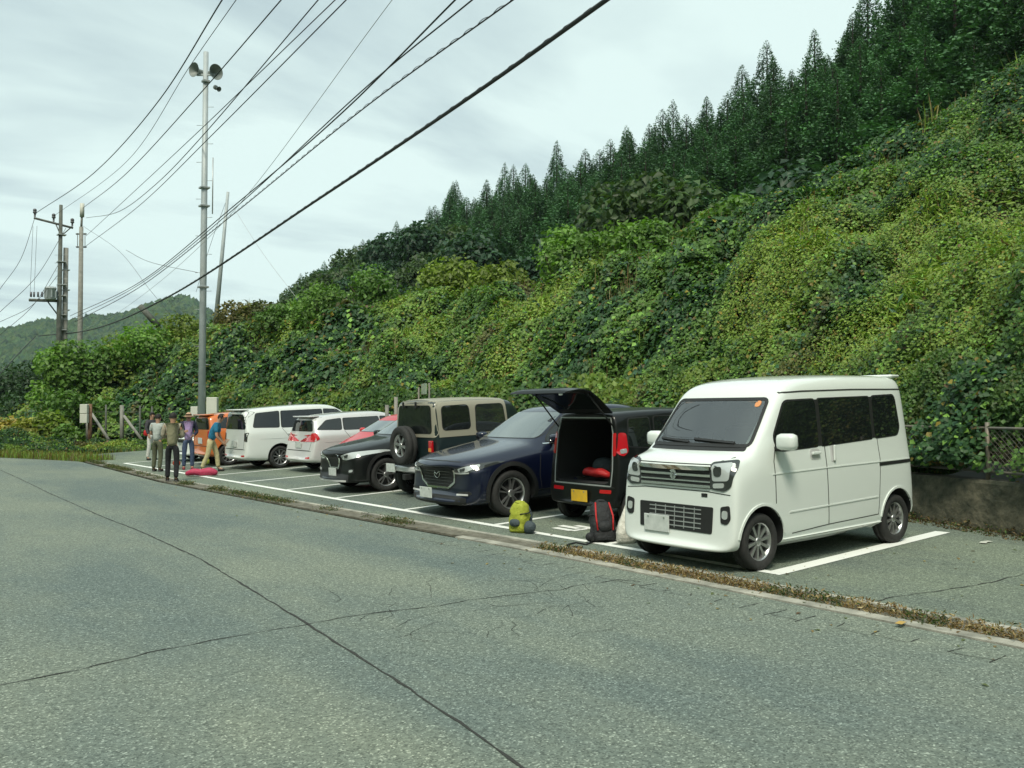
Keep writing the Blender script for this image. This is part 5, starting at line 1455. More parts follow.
for k in range(16):
    z = 2.5+k*.62; s_ = 1 if k % 2 else -1; x, y = top.x*z/H_, top.y*z/H_
    tube('step_bolt', [(x, y, z), (x+s_*.22, y-s_*.17, z)], .009, M['galv'], sp_root, 6)
boxo('control_box', (.27, -.27, 1.68), (.36, .20, .68), M['boxgrey'], sp_root, Matrix.Rotation(R(-38), 3, 'Z'), .02)
boxo('control_box', (-.20, .10, 1.55), (.24, .14, .32), M['boxgrey'], sp_root, Matrix.Rotation(R(-38), 3, 'Z'), .02)

def lattice_pole():
    T = at(61, 205, 50); B = Vector((T.x, T.y, .3)); r = empty('utility_pole', (B.x, B.y, 0))
    tag(r, 'weathered utility pole with a crossarm and grey transformer rising from the bushes', 'utility pole', 'utility poles')
    o = lambda p: rel(p, r)
    cyl_pole('pole', (0, 0, -1), o(T), .19, .09, M['poledark'], r)
    A = at(34, 218, 49.6); Bq = at(73, 228, 50.2)
    d = (Bq-A); 
    ca = tube('crossarm', [o(A), o(Bq)], .065, M['poledark'], r, 6)
    for f_ in (.02, .50, .98):
        p = A.lerp(Bq, f_)+Vector((0, 0, .08))
        bm = bmesh.new(); bm_lathe(bm, [(.05, 0), (.05, .18), (.10, .2), (.10, .28), (.06, .3), (.10, .32), (.09, .42), (.03, .46)], 'Z', 12, Matrix.Translation(o(p)))
        from_bm('insulator', bm, M['porcelain'], ca)
    tube('arm_brace', [o(A.lerp(Bq, .55)), o(at(61, 236, 50))], .03, M['poledark'], r, 6); tube('arm_brace', [o(A.lerp(Bq, .95)), o(at(61, 236, 50))], .03, M['poledark'], r, 6)
    # transformer platform
    a2 = at(29, 300, 49.5); b2 = at(62, 301, 50)
    pl = tube('platform_arm', [o(a2), o(b2)], .09, M['poledark'], r, 6)
    tube('platform_brace', [o(at(48, 302, 49.8)), o(at(60, 318, 50))], .04, M['poledark'], r, 6)
    c_ = at(50.5, 293.5, 49.5); bm = bmesh.new()
    bm_lathe(bm, [(.0005, -.36), (.27, -.36), (.29, -.32), (.29, .24), (.31, .26), (.31, .30), (.22, .38), (.0005, .40)], 'Z', 20, Matrix.Translation(o(c_)))
    for k in range(8):
        a_ = k*math.pi/4; bm_box(bm, Vector(o(c_))+Vector((math.cos(a_)*.31, math.sin(a_)*.31, -.05)), (.05, .05, .4))
    tr = from_bm('transformer', bm, M['polegrey'], r)
    for px_ in (31, 34, 38, 42):
        p = at(px_, 297, 49.5); tube('insulator', [o(p), o(p+Vector((0, 0, .28)))], .05, M['porcelain'], pl, 8)
    for z_ in (235, 262, 285, 296, 315, 330): 
        p = at(61.5, z_, 50); boxo('pole_band', o(p), (.44, .44, .05), M['galv'], r, None, .01)
    for k in range(9):
        z_ = 255+k*8; p = at(61.5, z_, 50); tube('step_bolt', [o(p+Vector((-.3, .24, 0))), o(p+Vector((.3, -.24, 0)))], .012, M['galv'], r, 5)
    return r
lattice_pole()
T = at(66, 248, 50.3); r = empty('utility_pole', (T.x, T.y, 0)); tag(r, 'shorter dark pole standing close behind the transformer pole', 'utility pole', 'utility poles')
cyl_pole('pole', (0, 0, -1), rel(T, r), .17, .13, M['poleconc'], r)
for z_ in (270, 290, 310): boxo('pole_band', rel(at(66, z_, 50.3), r), (.36, .36, .05), M['galv'], r, None, .01)
T = at(82, 204, 56); r = empty('utility_pole', (T.x, T.y, 0)); tag(r, 'pale concrete utility pole with a grey canister at its tip, right of the transformer pole', 'utility pole', 'utility poles')
B_ = at(79.5, 400, 56); cyl_pole('pole', rel((B_.x, B_.y, -.5), r), rel(at(81.3, 227, 56), r), .19, .12, M['poleconc'], r)
cyl_pole('pole_extension', rel(at(81.3, 228, 56), r), rel(at(82, 214, 56), r), .07, .06, M['poleconc'], r); cyl_pole('canister', rel(at(82, 217, 56), r), rel(at(82.3, 203.5, 56), r), .13, .13, M['boxgrey'], r)
for z_ in (234, 247):
    a, b = at(76, z_, 55.8), at(86.5, z_, 56.2); tube('bracket', [rel(a, r), rel(b, r)], .05, M['poledark'], r, 6)
for x_ in (77.5, 85): tube('bracket_rod', [rel(at(x_, 233, 56), r), rel(at(x_, 248, 56), r)], .02, M['poledark'], r, 6)
# leaning pole and broken stub
a, b = at(214.5, 335, 46), at(228, 192, 46)
tag(tube('leaning_pole', [a, a.lerp(b, .5), b], [.13, .10, .075], M['polegrey'], None, 12), 'bare grey pole leaning to the right above the brownish shrub', 'pole')
a, b = at(158, 326, 45), at(140, 306, 45)
tag(tube('pole_stub', [a, b], [.16, .15], M['poledark'], None, 12), 'short tilted stub of an old pole poking out of the bushes', 'pole')
a, b = at(238, 330, 70), at(238, 303, 70)
tag(tube('thin_post', [a, b], [.05, .04], M['poledark'], None, 8), 'thin little post on the skyline right of the leaning pole', 'post')

# wires: pixel through-points with distances; straight runs extended beyond the frame
def wire(pts, rad, label, m=None, sag=0.0, ext=1.35, twist=None, cat='cable', group='overhead wires', n=26):
    P = [at(*p) for p in pts]
    if ext > 1: P.append(P[-1]+(P[-1]-P[-2])*(ext-1)*1.5)
    Q = [P[0]*2-P[1]]+P+[P[-1]*2-P[-2]]; out = []
    for i in range(1, len(Q)-2):
        p0, p1, p2, p3 = Q[i-1:i+3]
        d0, d1, d2 = [max(.01, (b_-a_).length)**.5 for a_, b_ in ((p0, p1), (p1, p2), (p2, p3))]
        m1 = (p1-p0)/d0-(p2-p0)/(d0+d1)+(p2-p1)/d1; m2 = (p2-p1)/d1-(p3-p1)/(d1+d2)+(p3-p2)/d2; m1 *= d1; m2 *= d1
        for k in range(n):
            t = k/n; out.append(p1*(2*t**3-3*t*t+1)+m1*(t**3-2*t*t+t)+p2*(-2*t**3+3*t*t)+m2*(t**3-t*t))
    out.append(P[-1])
    bm = bmesh.new(); bm_tube(bm, out, rad, 5)
    if twist:
        R_, pitch, r2 = twist; acc = 0; tw = []
        fine_ = []
        for a, b in zip(out[:-1], out[1:]):
            k = max(1, int((b-a).length/(pitch/8)))
            fine_ += [a.lerp(b, j/k) for j in range(k)]
        for i in range(1, len(fine_)):
            acc += (fine_[i]-fine_[i-1]).length
            an = 2*math.pi*acc/pitch; d = (fine_[i]-fine_[i-1]).normalized(); u = d.cross(Vector((0, 0, 1))).normalized(); w = u.cross(d)
            tw.append(fine_[i]+(u*math.cos(an)+w*math.sin(an))*R_+w*R_*1.0)
        bm_tube(bm, tw, r2, 4)
    bmesh.ops.recalc_face_normals(bm, faces=bm.faces)
    return tag(from_bm('overhead_wire', bm, m or M['wire']), label, cat, group)
wire([(36, 213, 49.6), (95, 172, 36), (160, 99, 26), (222, 0, 19)], .016, 'topmost overhead wire, starting at the left tip of the crossarm')
wire([(54, 216, 50), (130, 158, 34), (190, 66, 24), (236, 0, 19)], .009, 'thin faint overhead wire just right of the topmost one')
wire([(83, 208, 56), (130, 170, 36), (205, 88, 25), (281, 0, 19)], .015, 'overhead wire from the canister pole passing right in front of the loudspeaker pole')
wire([(86, 218, 56), (120, 211, 44), (155, 185, 36), (205, 133, 27), (318, 0, 19)], .014, 'overhead wire sagging first then climbing steeply above the loudspeaker pole')
wire([(86, 236, 56), (125, 200, 42), (200, 130, 28), (335, 0, 18)], .012, 'lower of three wires from the canister pole, left of the doubled one')
wire([(86, 246, 56), (140, 205, 42), (215, 132, 28), (346, 0, 18)], .014, 'lowest wire leaving the bracket of the canister pole')
wire([(83, 330, 55), (125, 308, 40), (230, 215, 24), (392, 0, 15)], .006, 'thin pale wire crossing the open sky in the middle', M['galv'])
wire([(70, 316, 50), (140, 282, 36), (235, 205, 24), (345, 110, 16.5), (455, 0, 12.5)], .014, 'dark overhead cable running up to the frame top, left one of the close pair')
wire([(70, 320, 50), (140, 284, 36), (235, 208, 24), (372, 82, 15.5), (472, 0, 12)], .012, 'dark overhead cable running up to the frame top, right one of the close pair')
wire([(75, 322, 50), (140, 287, 36), (235, 213, 24), (372, 102, 15), (510, 2, 11)], .011, 'overhead cable wrapped in a loose spiral support wire', twist=(.014, .42, .005))
wire([(38, 336, 55), (90, 330, 46), (170, 296, 32), (320, 198, 20), (480, 90, 13), (606, 0, 10)], .030, 'thick black bundled cable, lowest and heaviest of the overhead wires', twist=(.018, .5, .005))
wire([(83, 226, 56), (120, 252, 52), (150, 290, 48), (175, 320, 46)], .009, 'thin guy wire falling from the canister pole towards the pole stub', ext=1.0)
wire([(232, 205, 46), (262, 252, 44), (298, 300, 42)], .009, 'thin guy wire slanting down right from the leaning pole', ext=1.0, m=M['galv'])
wire([(228, 196, 46), (212, 240, 46), (196, 292, 46)], .010, 'short wire from the leaning pole tip down past the loudspeaker pole', ext=1.0)
wire([(126, 250, 40), (150, 262, 38), (205, 274, 36)], .009, 'short slack wire hanging between the poles left of the loudspeaker pole', ext=1.0)
for i, (a, b, lab) in enumerate([((36, 214, 49.6), (0, 289, 44), 'outermost wire dropping left from the crossarm to the frame edge'), ((66, 228, 50), (0, 312, 44), 'second wire dropping left from the crossarm'),
        ((60, 262, 50), (0, 335, 46), 'third wire dropping left from the transformer pole'), ((58, 275, 50), (0, 322, 46), 'lowest thin wire dropping left past the transformer')]):
    m_ = ((a[0]+b[0])/2+3, (a[1]+b[1])/2+7, (a[2]+b[2])/2); wire([a, m_, b], .013, lab, ext=1.6)
for i, x_ in enumerate((33, 37)): wire([(x_, 226, 49.5), (x_-3, 296, 49.5)], .009, ('left', 'right')[i]+' thin drop wire between crossarm and transformer platform', ext=1.0)
wire([(36, 336, 55), (22, 350, 52), (0, 374, 48)], .028, 'thick cable end dropping to the left edge in front of the far hill', ext=1.5)

# =================================================================== fences
M['oldsteel'] = mat('old_fence_steel', (.16, .165, .15), .6, .3, noise=(6, (.22, .19, .15)))
def chain_fence():
    r = empty('chain_link_fence', (float(wallX(4)), 4, .70)); tag(r, 'rusty chain-link fence on steel posts standing on the retaining wall', 'fence')
    o = lambda x, y, z: (x-r.location.x, y-r.location.y, z-r.location.z)
    ysp = [0.2, 2.1, 4.0, 5.05, 7.0, 9, 11, 13, 15, 17, 19, 21, 23, 25, 27, 29, 31, 33]
    for y in ysp:
        x = float(wallX(y))+.16; tube('post', [o(x, y, .68), o(x, y, 1.40)], .028, M['oldsteel'], r, 8)
    for z_ in (.80, 1.33):
        tube('rail', [o(float(wallX(y))+.16, y, z_) for y in ysp], .018, M['oldsteel'], r, 6)
    bm = bmesh.new(); p = .065; zb, zt = .78, 1.33; h = zt-zb
    y = .2
    while y < 8.0:
        for s_ in (1, -1):
            y1 = y+s_*h
            a = o(float(wallX(y))+.165, y, zb); b = o(float(wallX(y1))+.165, y1, zt)
            bm_tube(bm, [a, b], .0035, 3, False)
        y += p
    from_bm('wire_mesh', bm, M['oldsteel'], r)
chain_fence()
def end_fence():
    a, b = at(84, 441, 37.5), at(150, 441, 37)
    r = empty('end_fence', (a.x, a.y, 0)); tag(r, 'old concrete-post fence with slanting braces closing the far end of the car park', 'fence')
    o = lambda p: rel(p, r)
    y_t = 37.5
    for i, px_ in enumerate((88, 106, 122, 140, 152)):
        t_ = y_t-i*.15; B_ = at(px_, 442, t_); B_.z = .0; T_ = at(px_, 404+i*.6, t_)
        tube('post', [o(B_), o(T_)], .085 if i in (0, 2) else .04, M['poleconc'] if i in (0, 2) else M['poledark'], r, 4 if i in (0, 2) else 8)
    for (x0_, y0_, x1_, y1_) in ((92, 414, 109, 440), (124, 416, 142, 440)):
        tube('brace', [o(at(x0_, y0_, 37.2)), o(at(x1_, y1_, 36.6))], .075, M['poleconc'], r, 4)
    for y_ in (412, 424, 434): tube('rail', [o(at(86, y_, 37.6)), o(at(154, y_, 36.9))], .010, M['poledark'], r, 6)
end_fence()
mb = empty('meter_post', tuple(at(89, 440, 36.5)*1)); mb.location.z = 0
tag(mb, 'rusty post carrying two stacked pale meter boxes at the left end of the fence', 'post')
p = at(84.3, 409, 36.3); q = at(84.3, 418.5, 36.3); w_ = at(90, 404, 36.5); w0 = at(90, 442, 36.5); w0.z = 0
M['rust'] = mat('rusty_steel', (.16, .08, .05), .8, noise=(9, (.25, .16, .10)))
tube('post', [rel(w0, mb), rel(w_, mb)], .085, M['rust'], mb, 8)
for pp in (p, q): boxo('meter_box', rel(pp, mb), (.30, .18, .38), M['boxgrey'], mb, Matrix.Rotation(-YAW, 3, 'Z'), .02)
# bare concrete posts and a faded panel seen above the roofs against the bank
for i, (px_, yt, t_) in enumerate([(396, 397, 20.3), (387, 405, 20.6), (290, 402, 27.5), (297, 404, 27.3)]):
    T_ = at(px_, yt, t_); B_ = Vector((T_.x, T_.y, .62))
    tag(tube('fence_post', [B_, T_], .05, M['poleconc'], None, 4), ['pale concrete post standing above the red car', 'lower pale concrete post left of the one above the red car', 'left one of two posts above the roof of the pearl minivan', 'right one of two posts above the roof of the pearl minivan'][i], 'post')
T_ = at(424, 389, 18.2)
M['faded'] = mat('faded_panel', (.22, .32, .26), .7, noise=(6, (.40, .45, .30)))
sg = empty('faded_sign', (T_.x, T_.y, .7)); tag(sg, 'faded pale green panel on thin posts, half swallowed by vines above the off-roader', 'sign')
boxo('panel', (0, 0, T_.z-.7), (.03, .42, .22), M['faded'], sg, Matrix.Rotation(R(-20), 3, 'Z'), .005)
for s_ in (-1, 1): tube('post', [(0, s_*.2, 0), (0, s_*.2, T_.z-.66+(.08 if s_ < 0 else 0))], .02, M['oldsteel'], sg, 6)
# building roof far left beyond the bend
p = at(14, 423, 80); bl = empty('shed', (p.x, p.y, 0)); tag(bl, 'low shed with pale roof glimpsed beyond the bend at the left edge', 'building')
boxo('wall', (0, 0, .2), (5, 4, 1.2), M['boxgrey'], bl); bm = bmesh.new(); bm_box(bm, (0, 0, p.z-.1), (5.8, 4.8, .28), Matrix.Rotation(R(6), 3, 'Y'), .03); from_bm('roof', bm, M['polegrey'], bl)

# =================================================================== people
M['skin'] = mat('skin', (.42, .25, .17), .6); M['hair'] = mat('hair_black', (.015, .013, .012), .7)
def cloth(n, c): return mat(n, c, .85, bump=(14, .6, .03))
def person(x, y, h, face, label, shirt, legs, shoes, pose='stand', sleeves=True, hair=True, z=None, lean=0.0, arm=None, hat=None, vest=None):
    """face: heading (radians, direction the chest points). Skeleton in local coords: +x forward, y left"""
    z = float(lot_z(x, y)) if z is None else z
    r = empty('person', (x, y, z), face); tag(r, label, 'person')
    s = h/1.70
    ln = lean
    def T(p):   # lean upper body about the hip
        v = Vector(p); 
        if v.z > .92: 
            q = v-Vector((0, 0, .92)); c_, s_ = math.cos(ln), math.sin(ln); v = Vector((q.x*c_+q.z*s_, q.y, -q.x*s_+q.z*c_))+Vector((-.10*abs(ln), 0, .92-.04*abs(ln)))
        return v*s
    st = {'stand': ((.02, 0), (-.03, 0)), 'stride': ((.20, .05), (-.20, .08)), 'wide': ((.06, 0), (-.10, .02))}[pose]
    J = {'pel': (0, 0, .92), 'sp': (0, 0, 1.10), 'ch': (0, 0, 1.28), 'nk': (.01, 0, 1.43), 'hd': (.03, 0, 1.56), 'ht': (.03, 0, 1.63)}
    for sd, (fx, lift) in zip((1, -1), st):
        k = 'l' if sd > 0 else 'r'
        J['hip'+k] = (0, sd*.09, .88); J['kn'+k] = (fx*.5+.03, sd*.11, .49); J['an'+k] = (fx-.02, sd*.115, .09+lift*.3); J['to'+k] = (fx+.13, sd*.125, .04+lift*.1)
    arms = arm or {}
    for sd in (1, -1):
        k = 'l' if sd > 0 else 'r'
        J['sh'+k] = (0, sd*.18, 1.38)
        el, wr = arms.get(k, ((.0, sd*.24, 1.12), (.10, sd*.23, .90)))
        J['el'+k] = el; J['wr'+k] = wr
    Jw = {k: T(v) for k, v in J.items()}
    def sk(name, chain, m, rad, root, parent=r, sub=2):
        ks = list(dict.fromkeys([q for e in chain for q in e])); ks.remove(root); ks = [root]+ks
        me = bpy.data.meshes.new(name); me.from_pydata([Jw[q] for q in ks], [(ks.index(a), ks.index(b)) for a, b in chain], [])
        o = bpy.data.objects.new(name, me); col.objects.link(o); o.modifiers.new('s', 'SKIN')
        for i, q in enumerate(ks):
            v_ = rad[q]; me.skin_vertices[0].data[i].radius = tuple(t*s for t in (v_ if isinstance(v_, tuple) else (v_, v_)))
        me.skin_vertices[0].data[0].use_root = True
        sb = o.modifiers.new('u', 'SUBSURF'); sb.levels = sub; sb.render_levels = sub
        dg = bpy.context.evaluated_depsgraph_get(); m2 = bpy.data.meshes.new_from_object(o.evaluated_get(dg)); bpy.data.objects.remove(o)
        return link(name, m2, m, parent, True)
    for k, sd in (('l', 1), ('r', -1)):       # palm and five fingers
        w = Vector(J['wr'+k]); e = Vector(J['el'+k]); d = (w-e).normalized(); side = Vector((0, sd, 0)); fw = d.cross(side).normalized()
        Jw['pm'+k] = T(w+d*.05)
        for q in range(4):
            off = fw*(.026-.017*q)
            Jw['fa%d%s' % (q, k)] = T(w+d*.085+off); Jw['fb%d%s' % (q, k)] = T(w+d*(.085+(.065, .075, .07, .055)[q])+off-side*.015)
        Jw['ta'+k] = T(w+d*.055+fw*.045); Jw['tb'+k] = T(w+d*.085+fw*.060)
    BS = .8
    body = [('pel', 'sp'), ('sp', 'ch'), ('ch', 'nk'), ('nk', 'hd'), ('hd', 'ht')]
    rad = dict(pel=(.12, .09), sp=(.12, .09), ch=(.14, .10), nk=.052, hd=(.078, .092), ht=(.07, .082))
    for k in 'lr':
        body += [('pel', 'hip'+k), ('hip'+k, 'kn'+k), ('kn'+k, 'an'+k), ('an'+k, 'to'+k), ('ch', 'sh'+k), ('sh'+k, 'el'+k), ('el'+k, 'wr'+k), ('wr'+k, 'pm'+k), ('pm'+k, 'ta'+k), ('ta'+k, 'tb'+k)]
        rad.update({'hip'+k: .075, 'kn'+k: .052, 'an'+k: .036, 'to'+k: .03, 'sh'+k: .055, 'el'+k: .038, 'wr'+k: .026, 'pm'+k: (.036, .018), 'ta'+k: .011, 'tb'+k: .009})
        for q in range(4):
            body += [('pm'+k, 'fa%d%s' % (q, k)), ('fa%d%s' % (q, k), 'fb%d%s' % (q, k))]; rad['fa%d%s' % (q, k)] = .010; rad['fb%d%s' % (q, k)] = .008
    for q_ in rad:
        if q_[:3] in ('pel', 'hip') or q_ in ('sp', 'ch') or q_[:2] in ('sh', 'kn'): rad[q_] = tuple(t*.62 for t in rad[q_]) if isinstance(rad[q_], tuple) else rad[q_]*.62
    b = sk('body', body, M['skin'], rad, 'pel')
    Jw['hm'] = T((0, 0, .80)); 
    ch = [('hip2', 'hm2')] if 0 else []
    # jacket
    Jw['jb'] = T((0, 0, .86))
    je = [('jb', 'sp'), ('sp', 'ch'), ('ch', 'cn')]; Jw['cn'] = T((.005, 0, 1.42)); jr = dict(jb=(.165, .12), sp=(.155, .115), ch=(.175, .125), cn=.065)
    for k, sd in (('l', 1), ('r', -1)):
        je += [('ch', 'sh'+k)]; jr['sh'+k] = .078
        if sleeves:
            Jw['cf'+k] = T(Vector(J['wr'+k])*.92+Vector(J['el'+k])*.08); je += [('sh'+k, 'el'+k), ('el'+k, 'cf'+k)]; jr['el'+k] = .055; jr['cf'+k] = .043
        else:
            Jw['cf'+k] = T(Vector(J['sh'+k]).lerp(Vector(J['el'+k]), .75)); je += [('sh'+k, 'cf'+k)]; jr['cf'+k] = .060
    sk('jacket', je, shirt, jr, 'ch')
    if vest: 
        Jw['v0'] = T((0, 0, .84)); Jw['v3'] = T((0, 0, 1.37))
        sk('vest', [('v0', 'sp'), ('sp', 'ch'), ('ch', 'v3')], vest, dict(v0=(.180, .135), sp=(.175, .130), ch=(.198, .142), v3=(.13, .10)), 'ch')
    te = [('wb', 'pel')]; Jw['wb'] = T((0, 0, .96)); tr = dict(wb=(.14, .105), pel=(.145, .115))
    for k in 'lr':
        Jw['hem'+k] = Vector(Jw['an'+k])+Vector((-.005, 0, .0)); te += [('pel', 'hip'+k), ('hip'+k, 'kn'+k), ('kn'+k, 'hem'+k)]; tr.update({'hip'+k: .092, 'kn'+k: .070, 'hem'+k: .060})
    sk('trousers', te, legs, tr, 'pel')
    for k in 'lr':
        a_ = Jw['an'+k]; t_ = Jw['to'+k]; Jw['h0'] = Vector((a_.x-.05*s, a_.y, t_.z+.015*s)); Jw['h1'] = Vector((t_.x+.02*s, t_.y, t_.z+.005*s)); Jw['h2'] = Vector((a_.x, a_.y, a_.z-.0*s))
        sk('shoe', [('h0', 'h1'), ('h0', 'h2')], shoes, dict(h0=(.042, .048), h1=(.035, .042), h2=.045), 'h0')
    # hair cap and face
    hc = Jw['hd']; up = (Jw['ht']-Jw['nk']).normalized()
    bm = bmesh.new(); q = up.to_track_quat('Z', 'X').to_matrix().to_4x4()
    bmesh.ops.create_uvsphere(bm, u_segments=18, v_segments=12, radius=1.0)
    for v_ in list(bm.verts):
        if v_.co.z < -.35 or (v_.co.x > .45 and v_.co.z < .35): bm.verts.remove(v_)
    bmesh.ops.transform(bm, matrix=Matrix.Translation(hc+up*.045*s) @ Matrix.Diagonal((.106*s, .094*s, .112*s, 1)), verts=bm.verts)
    hp = from_bm('hat' if hat else 'hair', bm, hat or M['hair'], r, True)
    if hat:
        bm = bmesh.new(); bm_lathe(bm, [(.085*s, 0), (.16*s, -.02*s), (.155*s, -.03*s), (.08*s, -.01*s)], 'Z', 24, Matrix.Translation(hc+up*.055*s), close=True); from_bm('hat_brim', bm, hat, hp)
    fx = hc.x+.083*s
    bm = bmesh.new(); bm_tube(bm, [(fx-.012*s, hc.y, hc.z+.035*s), (fx+.016*s, hc.y, hc.z+.003*s), (fx-.01*s, hc.y, hc.z-.006*s)], [.006*s, .013*s, .008*s], 6); from_bm('nose', bm, M['skin'], r)
    for sd in (-1, 1):
        boxo('eye', (fx-.008*s, sd*.032*s, hc.z+.035*s), (.008*s, .026*s, .010*s), M['hair'], r); boxo('ear', (hc.x-.005*s, sd*.083*s, hc.z+.01*s), (.03*s, .015*s, .055*s), M['skin'], r, None, .005*s)
    boxo('mouth', (fx-.006*s, 0, hc.z-.030*s), (.008*s, .045*s, .009*s), M['lining'], r)
    return r
bend = lambda sd, f=.28, z=1.02: ((.02, sd*.24, 1.12), (f, sd*.12, z))
black_t = cloth('black_trousers', (.014, .015, .018)); khaki = cloth('khaki_vest', (.26, .25, .16)); shoe_d = mat('dark_shoes', (.03, .03, .03), .6)
# measured places: feet pixels
def spot(px, py): return gpx(px, py, .03)
x, y = spot(172, 480.5); person(x, y, 1.50, R(62), 'person with back turned in khaki vest and black trousers, nearest of the group', cloth('tan_shirt', (.34, .31, .24)), black_t, shoe_d, 'wide', vest=khaki, arm={'l': bend(1, .2, 1.1), 'r': bend(-1, .2, 1.1)})
x, y = spot(157, 471); person(x, y, 1.46, R(40), 'person in pale grey shirt and olive trousers, left of the khaki vest', cloth('grey_shirt', (.38, .42, .40)), cloth('olive_trousers', (.09, .10, .06)), shoe_d, 'stand', sleeves=False, arm={'l': bend(1), 'r': bend(-1)})
x, y = spot(151, 461.5); person(x, y, 1.45, R(-60), 'person in dark top and white trousers with a red bag, leftmost of the group', cloth('dark_top', (.05, .05, .06)), cloth('white_trousers', (.55, .55, .52)), shoe_d, 'stand')
x2, y2 = gpx(149.5, 461, .03); o = blob('shoulder_bag', [(x2-.1, y2-.1, .78), (x2-.1, y2-.12, 1.0)], [(.13, .09), (.12, .09)], M['red_cloth']); tag(o, 'small red bag hanging at the side of the person in white trousers', 'bag')
x, y = spot(188, 470.5); person(x, y, 1.46, R(-105), 'person in lavender shirt, navy jacket and blue jeans between the khaki vest and the pole', cloth('navy_jacket', (.02, .022, .045)), cloth('blue_jeans', (.05, .075, .14)), cloth('red_shoes', (.22, .03, .04)), 'stand', vest=cloth('lavender_shirt', (.42, .30, .55)), arm={'l': bend(1), 'r': bend(-1, .2, 1.15)}, hat=cloth('straw_hat', (.45, .30, .20)))
x, y = spot(211, 473); person(x, y, 1.50, R(-30), 'person in blue T-shirt and beige trousers bending forward beside the pole', cloth('blue_shirt', (.02, .17, .30)), cloth('beige_trousers', (.46, .42, .24)), shoe_d, 'stride', sleeves=False, lean=.42, arm={'l': ((.16, .22, 1.10), (.34, .16, .98)), 'r': ((.16, -.22, 1.10), (.36, -.14, 1.0))})
person(9.55, 7.55, 1.62, R(170), 'person in blue jacket standing in the gap behind the white micro van', cloth('royal_blue_jacket', (.02, .045, .20)), black_t, shoe_d, 'stand', arm={'l': bend(1), 'r': bend(-1)})

# =================================================================== bags on the ground
def gz(x, y): return float(lot_z(x, y))
x, y = gpx(200, 476, .03)
o = blob('rucksack', [(x-.26, y+.24, .07), (x-.12, y+.12, .13), (x+.05, y, .11), (x+.20, y-.08, .15), (x+.34, y-.2, .08)], [(.06, .05), (.13, .09), (.10, .08), (.15, .11), (.07, .06)], M['pink_cloth']); tag(o, 'long pink rucksack lying on the ground at the feet of the bending person', 'bag')
x, y = gpx(204, 471, .03)
o = blob('stuff_sack', [(x-.05, y, .26), (x+.12, y-.08, .28)], [(.10, .08), (.11, .08)], M['yellow_cloth']); tag(o, 'small yellow sack on top of the pink rucksack', 'bag')
x, y = gpx(175, 469, .03)
o = blob('shopping_bag', [(x, y, .12), (x+.05, y-.1, .26)], [(.17, .12), (.10, .08)], M['orange_cloth']); tag(o, 'orange bag on the ground seen past the legs of the khaki vest', 'bag')

def backpack(name, loc, rz, tilt_, h, w, d, main, side, label, extra=None):
    r = empty(name, loc, rz); tag(r, label, 'backpack'); r.rotation_euler = (0, tilt_, rz)
    bm = bmesh.new()
    nz, na = 14, 20; g = random.Random(int(h*1000)); rings = []
    for i in range(nz+1):
        t = i/nz; pr = (math.sin(math.pi*min(1, t*1.0+.08))**.16) if t < .5 else (math.sin(math.pi*min(.999, t*.97+.02))**.16)
        ring = []
        for k in range(na):
            a = 2*math.pi*k/na; ca, sa = math.cos(a), math.sin(a)
            rx = d/2*math.copysign(abs(ca)**.6, ca)*pr; ry = w/2*math.copysign(abs(sa)**.6, sa)*pr*(1-.12*t)
            n_ = 1+.06*math.sin(3*a+i*1.3)+g.uniform(-.03, .03)
            ring.append(bm.verts.new((rx*n_, ry*n_, h*t)))
        rings.append(ring)
    for i in range(nz):
        for k in range(na):
            f_ = bm.faces.new((rings[i][k], rings[i][(k+1) % na], rings[i+1][(k+1) % na], rings[i+1][k])); f_.smooth = True
    bm.faces.new(rings[0][::-1]); bm.faces.new(rings[-1]); from_bm('pack_body', bm, main, r)
    pk = blob('front_pocket', [(-d*.45, 0, h*.18), (-d*.50, 0, h*.34), (-d*.46, 0, h*.46)], [(w*.30, d*.18), (w*.34, d*.22), (w*.26, d*.14)], side, r)
    lid = blob('top_lid', [(-d*.2, -w*.25, h*.97), (0, 0, h*1.02), (-.0, w*.25, h*.97)], [(d*.30, h*.06), (d*.42, h*.08), (d*.28, h*.06)], main if extra is None else extra, r)
    for s_ in (-1, 1):
        blob('side_pocket', [(0, s_*w*.44, h*.10), (0, s_*w*.46, h*.34)], [(d*.22, w*.07), (d*.20, w*.06)], side, r)
        tube('shoulder_strap', [(d*.45, s_*w*.22, h*.86), (d*.72, s_*w*.26, h*.6), (d*.66, s_*w*.30, h*.32), (d*.42, s_*w*.34, h*.14)], [.018, .024, .02, .012], side, r, 6)
        tube('compression_strap', [(-d*.5, s_*w*.3, h*.62), (-d*.1, s_*w*.52, h*.66), (d*.3, s_*w*.46, h*.72)], .008, M['black_cloth'], r, 5)
    tube('haul_loop', [(d*.35, -.04, h*.95), (d*.42, 0, h*1.04), (d*.35, .04, h*.95)], .009, M['black_cloth'], r, 6)
    return r
x, y = gpx(519, 530, .05)
backpack('backpack', (x, y, gz(x, y)), R(15), R(4), .37, .26, .20, M['yellow_cloth'], M['grey_cloth'], 'yellow-green backpack with grey pockets standing in front of the navy SUV')
x, y = gpx(532, 531, .05)
o = blob('helmet_bag', [(x-.08, y+.05, .11), (x-.04, y-.03, .10), (x-.01, y-.08, .08)], [(.09, .10), (.085, .085), (.05, .06)], M['grey_cloth']); tag(o, 'rounded grey bag leaning on the right of the yellow-green backpack', 'bag')
x, y = gpx(604, 540, .05)
M['black_red'] = M['black_cloth']
bp = backpack('backpack', (x, y, gz(x, y)), R(60), R(24), .47, .30, .25, M['black_cloth'], M['black_cloth'], 'tall black backpack with red straps leaning beside the white sack', M['black_cloth'])
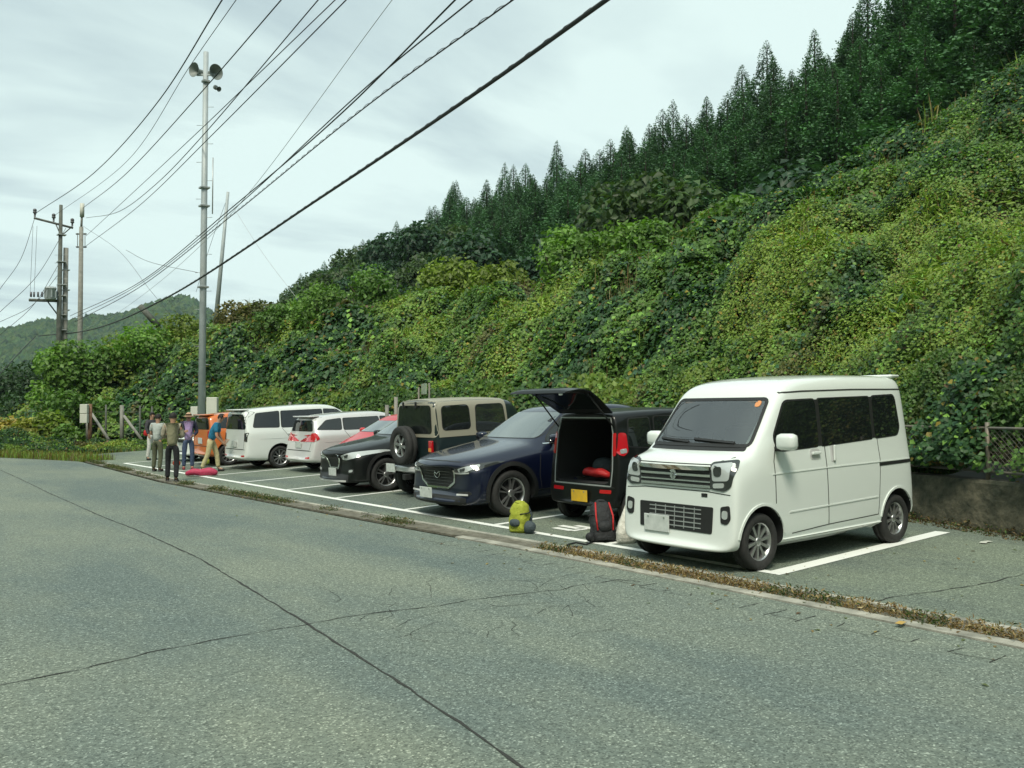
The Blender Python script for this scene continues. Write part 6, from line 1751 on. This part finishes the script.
for s_ in (-1, 1):
    tube('red_trim', [(-.13, s_*.09, .10), (-.15, s_*.10, .26), (-.10, s_*.08, .44)], .010, M['red_cloth'], bp, 6)
x, y = gpx(590, 541, .05)
o = blob('camera_bag', [(x, y+.05, .07), (x+.02, y-.05, .12)], [(.09, .07), (.07, .06)], M['black_cloth']); tag(o, 'small black pouch lying left of the tall black backpack', 'bag')
pts = [gpx(*p_, .05) for p_ in [(594, 540), (586, 543), (576, 541), (567, 543), (572, 545), (583, 545)]]
o = tube('loose_strap', [(a_, b_, gz(a_, b_)+.012) for a_, b_ in pts], .010, M['black_cloth'], None, 6); tag(o, 'loose black strap trailing on the asphalt left of the black backpack', 'strap')
x, y = gpx(626, 541, .05)
bm = bmesh.new(); g = random.Random(4); rings = []
for i in range(15):
    t = i/14; rr_ = .155*(math.sin(math.pi*min(.5, .18+t*.9))**.6 if t < .3 else (1-.62*((t-.3)/.7)**1.2)); ring = []
    for k in range(22):
        a = 2*math.pi*k/22; q = rr_*(1+.10*math.sin(4*a+t*3)+.05*math.sin(9*a+t*7)+g.uniform(-.03, .03)); ring.append(bm.verts.new((x+.06*t+math.cos(a)*q, y-.04*t+math.sin(a)*q*.8, gz(x, y)+.48*t)))
    rings.append(ring)
for i in range(14):
    for k in range(22): f_ = bm.faces.new((rings[i][k], rings[i][(k+1) % 22], rings[i+1][(k+1) % 22], rings[i+1][k])); f_.smooth = True
bm.faces.new(rings[0][::-1]); bm.faces.new(rings[-1])
tag(from_bm('plastic_sack', bm, M['white_sack']), 'knotted white plastic sack standing against the corner of the white micro van', 'sack')
# scrap of paper by the wall
p = gpx(987, 546, .05); ribbon_o = ribbon('paper_scrap', [(p[0]-.10, p[1]), (p[0], p[1]+.03), (p[0]+.10, p[1]+.01)], .07, lot_z, M['boxgrey'], lift=.012, kind=None); tag(ribbon_o, 'small pale scrap of litter near the wall on the right', 'litter')
p = gpx(902, 627); ribbon_o = ribbon('dead_leaf', [(p[0]-.05, p[1]), (p[0]+.05, p[1]+.02)], .05, lambda a, b: .02, mat('dead_leaf', (.45, .30, .08), .8), lift=.01, kind=None); tag(ribbon_o, 'yellow fallen leaf lying on the kerb weeds at the right', 'leaf')
